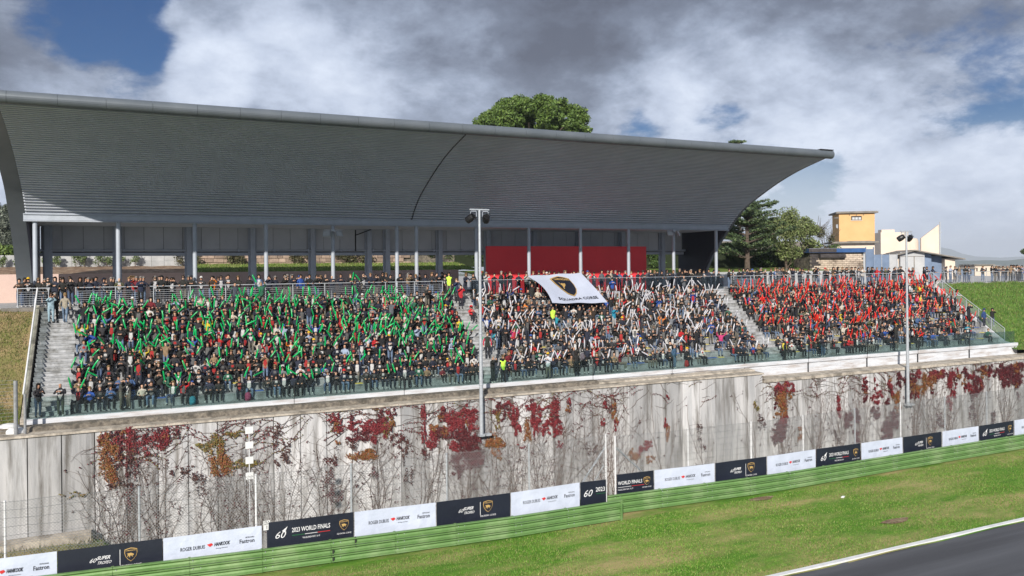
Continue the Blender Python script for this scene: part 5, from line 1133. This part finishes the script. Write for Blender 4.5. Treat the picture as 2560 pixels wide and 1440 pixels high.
MB().tube((0, 0, .9), (0, 0, 1.35), .03, 8).box(-.08, .08, -.2, .15, 1.35, 1.5).obj('head', M_black, t)
# ------------------------------------------------------------------ creeper on the wall
RED = [(.15, .015, .020), (.20, .020, .026), (.10, .012, .016)]; MAR = [(.075, .011, .015), (.105, .014, .018), (.05, .010, .013)]; ORG = [(.20, .075, .022), (.17, .045, .018), (.15, .09, .025)]; OLV = [(.12, .10, .025), (.15, .12, .03), (.17, .08, .02), (.08, .085, .02)]; DRK = [(.06, .022, .02), (.085, .035, .025), (.04, .02, .018)]
BL = [(270, 1150, 18, 55, 'O'), (262, 1110, 12, 25, 'O'), (330, 1140, 14, 60, 'D'), (322, 1090, 10, 30, 'R'), (412, 1095, 9, 34, 'R'), (360, 1108, 48, 20, 'Rs'), (300, 1155, 24, 14, 'D'), (300, 1215, 30, 10, 'K'), (180, 1238, 28, 6, 'G'), (325, 1240, 8, 24, 'D'),
 (540, 1105, 16, 36, 'G'), (520, 1115, 28, 12, 'G'), (590, 1085, 32, 7, 'G'), (600, 1160, 38, 12, 'G'), (555, 1165, 26, 22, 'O'), (552, 1130, 8, 40, 'O'), (470, 1175, 18, 14, 'K'), (500, 1215, 16, 28, 'K'), (430, 1180, 8, 8, 'D'),
 (690, 1100, 9, 40, 'K'), (715, 1130, 12, 30, 'K'), (700, 1150, 14, 16, 'K'), (830, 1050, 14, 6, 'R'), (850, 1072, 16, 8, 'R'), (895, 1062, 24, 14, 'R'), (935, 1062, 30, 14, 'R'), (900, 1090, 30, 12, 'M'), (945, 1085, 22, 24, 'R'), (965, 1065, 10, 26, 'G'), (880, 1110, 16, 14, 'K'), (905, 1138, 30, 12, 'O'), (920, 1130, 18, 14, 'O'), (990, 1100, 14, 20, 'D'), (1010, 1095, 10, 18, 'D'),
 (1058, 1055, 6, 50, 'R'), (1080, 1100, 14, 26, 'R'), (1095, 1075, 20, 18, 'O'), (1108, 1085, 22, 16, 'M'), (1120, 1050, 16, 10, 'R'), (1150, 1040, 40, 14, 'R'), (1155, 1065, 34, 20, 'R'), (1165, 1095, 34, 22, 'M'), (1170, 1110, 26, 18, 'M'), (1140, 1115, 22, 12, 'R'), (1165, 1150, 40, 22, 'M'), (1232, 1100, 20, 18, 'O'), (1250, 1105, 14, 16, 'O'), (1243, 1050, 6, 26, 'G'), (1240, 1135, 12, 14, 'O'), (1140, 1180, 12, 12, 'M'),
 (1010, 1140, 8, 30, 'K'), (1022, 1180, 12, 30, 'K'), (1065, 1130, 10, 22, 'D'), (825, 1160, 14, 20, 'D'), (820, 1210, 14, 40, 'D'), (840, 1235, 14, 24, 'D'), (900, 1212, 12, 6, 'D'), (940, 1180, 10, 14, 'D'),
 (1286, 1040, 9, 34, 'R'), (1292, 1075, 9, 18, 'R'), (1322, 1018, 16, 10, 'R'), (1340, 1040, 14, 24, 'R'), (1360, 1018, 22, 6, 'R'), (1386, 1020, 14, 18, 'R'), (1375, 1050, 22, 14, 'R'), (1392, 1068, 14, 18, 'R'), (1365, 1072, 14, 16, 'R'), (1318, 1080, 10, 24, 'O'), (1340, 1070, 8, 24, 'R'), (1385, 1085, 12, 8, 'R'), (1300, 1115, 12, 4, 'R'), (1402, 1112, 8, 10, 'R'),
 (1525, 1012, 16, 18, 'D'), (1512, 1018, 8, 12, 'R'), (1536, 1030, 8, 22, 'O'), (1540, 1065, 6, 14, 'R'), (1505, 1055, 6, 8, 'R'), (1668, 995, 4, 8, 'R'), (1664, 1055, 5, 14, 'R'), (1668, 1085, 6, 24, 'O'), (1622, 1108, 14, 10, 'R'), (1606, 1125, 14, 12, 'R'), (1590, 1140, 16, 14, 'O'), (1625, 1148, 12, 10, 'O'), (1480, 1120, 16, 16, 'K'), (1460, 1120, 8, 8, 'K'), (1575, 1132, 8, 10, 'O'), (1750, 1080, 8, 20, 'K'), (1755, 1110, 10, 14, 'K'),
 (1888, 1018, 10, 14, 'G'), (1904, 1055, 12, 24, 'K'), (1955, 968, 26, 14, 'R'), (1955, 1000, 18, 22, 'O'), (1955, 1025, 14, 18, 'O'), (1960, 1050, 12, 12, 'R'), (1948, 1065, 22, 12, 'M'), (1945, 1088, 20, 20, 'M'), (2000, 1085, 8, 16, 'O'), (2095, 1000, 6, 16, 'R'), (2096, 1030, 7, 18, 'R'), (2160, 970, 8, 8, 'R'), (2188, 962, 5, 16, 'R'), (2185, 998, 14, 12, 'R'), (2200, 985, 12, 8, 'R'), (2226, 965, 5, 22, 'R'), (2218, 1002, 8, 10, 'M'), (2238, 990, 14, 18, 'O'), (2244, 1020, 10, 10, 'O'), (2120, 1050, 14, 20, 'M'), (2140, 1040, 10, 20, 'M'), (2228, 1050, 22, 22, 'M'), (2215, 1080, 22, 18, 'M'), (2190, 1030, 16, 16, 'M'), (2140, 1090, 10, 16, 'M'),
 (2280, 970, 8, 22, 'O'), (2300, 975, 14, 12, 'O'), (2318, 958, 16, 16, 'O'), (2335, 938, 22, 12, 'R'), (2352, 935, 12, 12, 'R'), (2375, 950, 10, 24, 'R'), (2382, 985, 10, 12, 'R'), (2372, 1005, 10, 16, 'R'), (2440, 945, 12, 18, 'M'), (2446, 970, 16, 18, 'M'), (2432, 988, 12, 14, 'M'), (2425, 965, 8, 14, 'R'), (2505, 930, 18, 12, 'M'), (2530, 925, 26, 14, 'M'), (2540, 945, 26, 16, 'M'), (2515, 955, 18, 14, 'M'), (2550, 915, 20, 8, 'M'), (2430, 1030, 12, 24, 'D'), (2485, 1045, 12, 20, 'D'), (2350, 1050, 14, 22, 'D'), (2090, 1090, 10, 20, 'K')]
random.seed(77)
for _ in range(46):
    px = random.choice([random.uniform(2240, 2560), random.uniform(2240, 2560), random.uniform(1060, 1450), random.uniform(240, 450), random.uniform(1900, 2240), random.uniform(820, 1000)])
    ty = np.interp(px, [0, 640, 1280, 1500, 1900, 1915, 2560], [1100, 1050, 1000, 982, 945, 965, 905])
    for j in range(random.randint(2, 6)): BL.append((px+random.gauss(0, 3), ty+8+j*random.uniform(9, 15), random.uniform(3, 8), 9, random.choice('MMDRO')))
for px in range(2250, 2560, 16): BL.append((px, np.interp(px, [1915, 2560], [965, 905])+random.uniform(4, 22), 12, random.uniform(6, 16), random.choice('MMRDO')))
CMAP = {'R': RED, 'M': MAR, 'O': ORG, 'G': OLV, 'D': DRK+MAR, 'K': DRK}
roots = [270, 330, 405, 545, 620, 705, 820, 945, 1062, 1155, 1235, 1290, 1345, 1395, 1488, 1532, 1580, 1665, 1755, 1895, 1955, 2040, 2098, 2150, 2215, 2285, 2330, 2375, 2440, 2510]
rootdesc = {}
random.seed(31); rng = np.random.default_rng(5)
plants = [dict(px=p, x=onY(p, 1080, WY)[0], st=MB(), leaf=[]) for p in roots]
def near_plant(x): return min(plants, key=lambda p_: abs(p_['x']-x))
lf = WY-.05
for (px, py, rx, ry, kd) in BL:
    c = onY(px, py, WY-.04); s = depth(c)/F; rX, rZ = rx*s*1.12, ry*s; area = rX*rZ*3.14; dens = {'R': 1150, 'M': 1200, 'O': 950, 'G': 560, 'D': 420, 'K': 300}[kd[0]]*(.35 if 's' in kd else 1); n = int(area*dens)+6
    kk = max(4, int(3+area*14)); cen = rng.uniform(-.85, .85, (kk, 2)); sz = rng.uniform(.14, .42, kk); ci = rng.integers(0, kk, n); u_ = cen[ci]+rng.normal(0, 1, (n, 2))*sz[ci][:, None]*.6; P = np.stack([c[0]+u_[:, 0]*rX, np.full(n, lf)-np.abs(rng.normal(0, .05, n)), c[2]+u_[:, 1]*rZ], 1)
    P[:, 2] += .06*np.sin(P[:, 0]*9); P = P[P[:, 2] < wall_z(c[0])+.12]
    col = np.array(CMAP[kd[0]])[rng.integers(0, len(CMAP[kd[0]]), len(P))]*rng.uniform(.6, 1.45, (len(P), 1)); near_plant(c[0])['leaf'].append((P, col))
def walk(mb, x, z, ang, ln, r, grow=0.0, wob=.22, seg=.22, leaf=None, gb=0.0):
    p = (x, lf+.02, z); steps = int(ln/seg); pts = [p]
    for k in range(steps):
        ang += random.gauss(0, wob)+gb; x += math.cos(ang)*seg; z += math.sin(ang)*seg
        if z > wall_z(x)+.02: ang = -abs(math.sin(ang))*.5 if random.random() < .5 else ang*.4; z = wall_z(x)+.02
        if z < -13.1: break
        q = (x, lf+random.uniform(-.02, .02), z); mb.tube(pts[-1], q, r*(1-.6*k/steps), 3, r*(1-.6*(k+1)/steps), cap=False); pts.append(q)
    return pts
ZG = -13.0
for P in plants:
    mb = P['st']; x0 = P['x']; bare = 1545 < P['px'] < 1900; H = wall_z(x0)-ZG; nmain = 5 if bare else 12
    for q in range(nmain):
        pts = walk(mb, x0+random.gauss(0, .22), ZG, math.pi/2+random.gauss(0, .07), H*random.uniform(.45, 1.0), random.uniform(.010, .022), wob=.10)
        for pt in pts[4::2]:
            if random.random() < (.35 if bare else .8):
                s = random.choice((-1, 1)); a = math.pi/2+s*random.uniform(.4, 1.3); tw2 = walk(mb, pt[0], pt[2], a, random.uniform(.4, 1.5), .007, wob=.26)
                if random.random() < .35 and len(tw2) > 2:
                    e_ = tw2[-1]; n = random.randint(2, 7); PP = np.array([[e_[0]+random.gauss(0, .06), lf-.02, e_[2]+random.gauss(0, .06)] for _ in range(n)]); P['leaf'].append((PP, np.array(random.choices(DRK+MAR, k=n))*1.0))
    # fanning runners near the top
    for q in range(5 if bare else 17):
        s = random.choice((-1, 1)); zz = wall_z(x0)-random.uniform(.1, 1.9); pts = walk(mb, x0+random.gauss(0, .15), zz, (math.pi/2-s*random.uniform(.7, 1.5)), random.uniform(.8, 2.1), random.uniform(.011, .020), wob=.16, seg=.14, gb=-s*random.uniform(-.03, .08))
        if random.random() < .45:
            PP = np.array([[a+random.gauss(0, .04), lf-.02, c+random.gauss(0, .04)] for a, _, c in pts for _2 in range(2)]); P['leaf'].append((PP, np.array(random.choices(MAR+OLV[:2] if random.random() < .5 else MAR+RED, k=len(PP)))))
    # wispy hanging tendrils
    for q in range(14 if bare else 85): walk(mb, x0+random.gauss(0, .5), ZG+random.uniform(.8, 5.2), math.pi/2+random.gauss(0, .45), random.uniform(.6, 2.2), .005, wob=.16)
LV5 = np.array([(0, -.5), (.42, -.12), (.26, .42), (-.26, .42), (-.42, -.12)])
for i, P in enumerate(plants):
    tone = 'bare stemmed' if 1545 < P['px'] < 1900 else ('crimson leaved' if P['px'] in (1062, 1155, 1290, 1345, 1395, 2440, 2510, 2375, 405) else ('orange brown leaved' if P['px'] in (545, 620, 1235, 1955, 2330, 270, 2285) else 'dark red'))
    t = thing('creeper_plant', f'{tone} wall creeper, {nth(i+1)} from the left end of the wall', 'creeper', group='autumn creepers climbing the retaining wall'); P['st'].obj('stems', M_stem, t, kind='stuff')
    Pt = np.vstack([a for a, _ in P['leaf']]) if P['leaf'] else np.zeros((0, 3))
    if len(Pt) == 0: continue
    Cc = np.vstack([c for _, c in P['leaf']]); n = len(Pt); s = rng.uniform(.035, .075, n); a = rng.uniform(0, 6.28, n); tilt = rng.normal(0, .35, (n, 2))
    ca, sa = np.cos(a), np.sin(a); V = np.zeros((n, 5, 3))
    for j, (lx, lz) in enumerate(LV5): X2 = (lx*ca-lz*sa)*s; Z2 = (lx*sa+lz*ca)*s; V[:, j, 0] = Pt[:, 0]+X2; V[:, j, 2] = Pt[:, 2]+Z2; V[:, j, 1] = Pt[:, 1]+X2*tilt[:, 0]+Z2*tilt[:, 1]+Z2*.5
    put('leaves', fast_mesh('leaves', V.reshape(-1, 3), np.arange(5*n).reshape(-1, 5), M_leafA, Cc), t, kind='stuff')

# ------------------------------------------------------------------ air
hm = bpy.data.materials.new('air_haze'); hm.use_nodes = True; t_ = hm.node_tree; t_.nodes.clear(); o_ = t_.nodes.new('ShaderNodeOutputMaterial'); v_ = t_.nodes.new('ShaderNodeVolumePrincipled')
v_.inputs['Color'].default_value = (.80, .88, 1, 1); v_.inputs['Density'].default_value = .00015; t_.links.new(v_.outputs[0], o_.inputs['Volume'])
MB().box(-9500, 12500, -500, 14500, -60, 300).obj('haze', hm, kind='stuff')
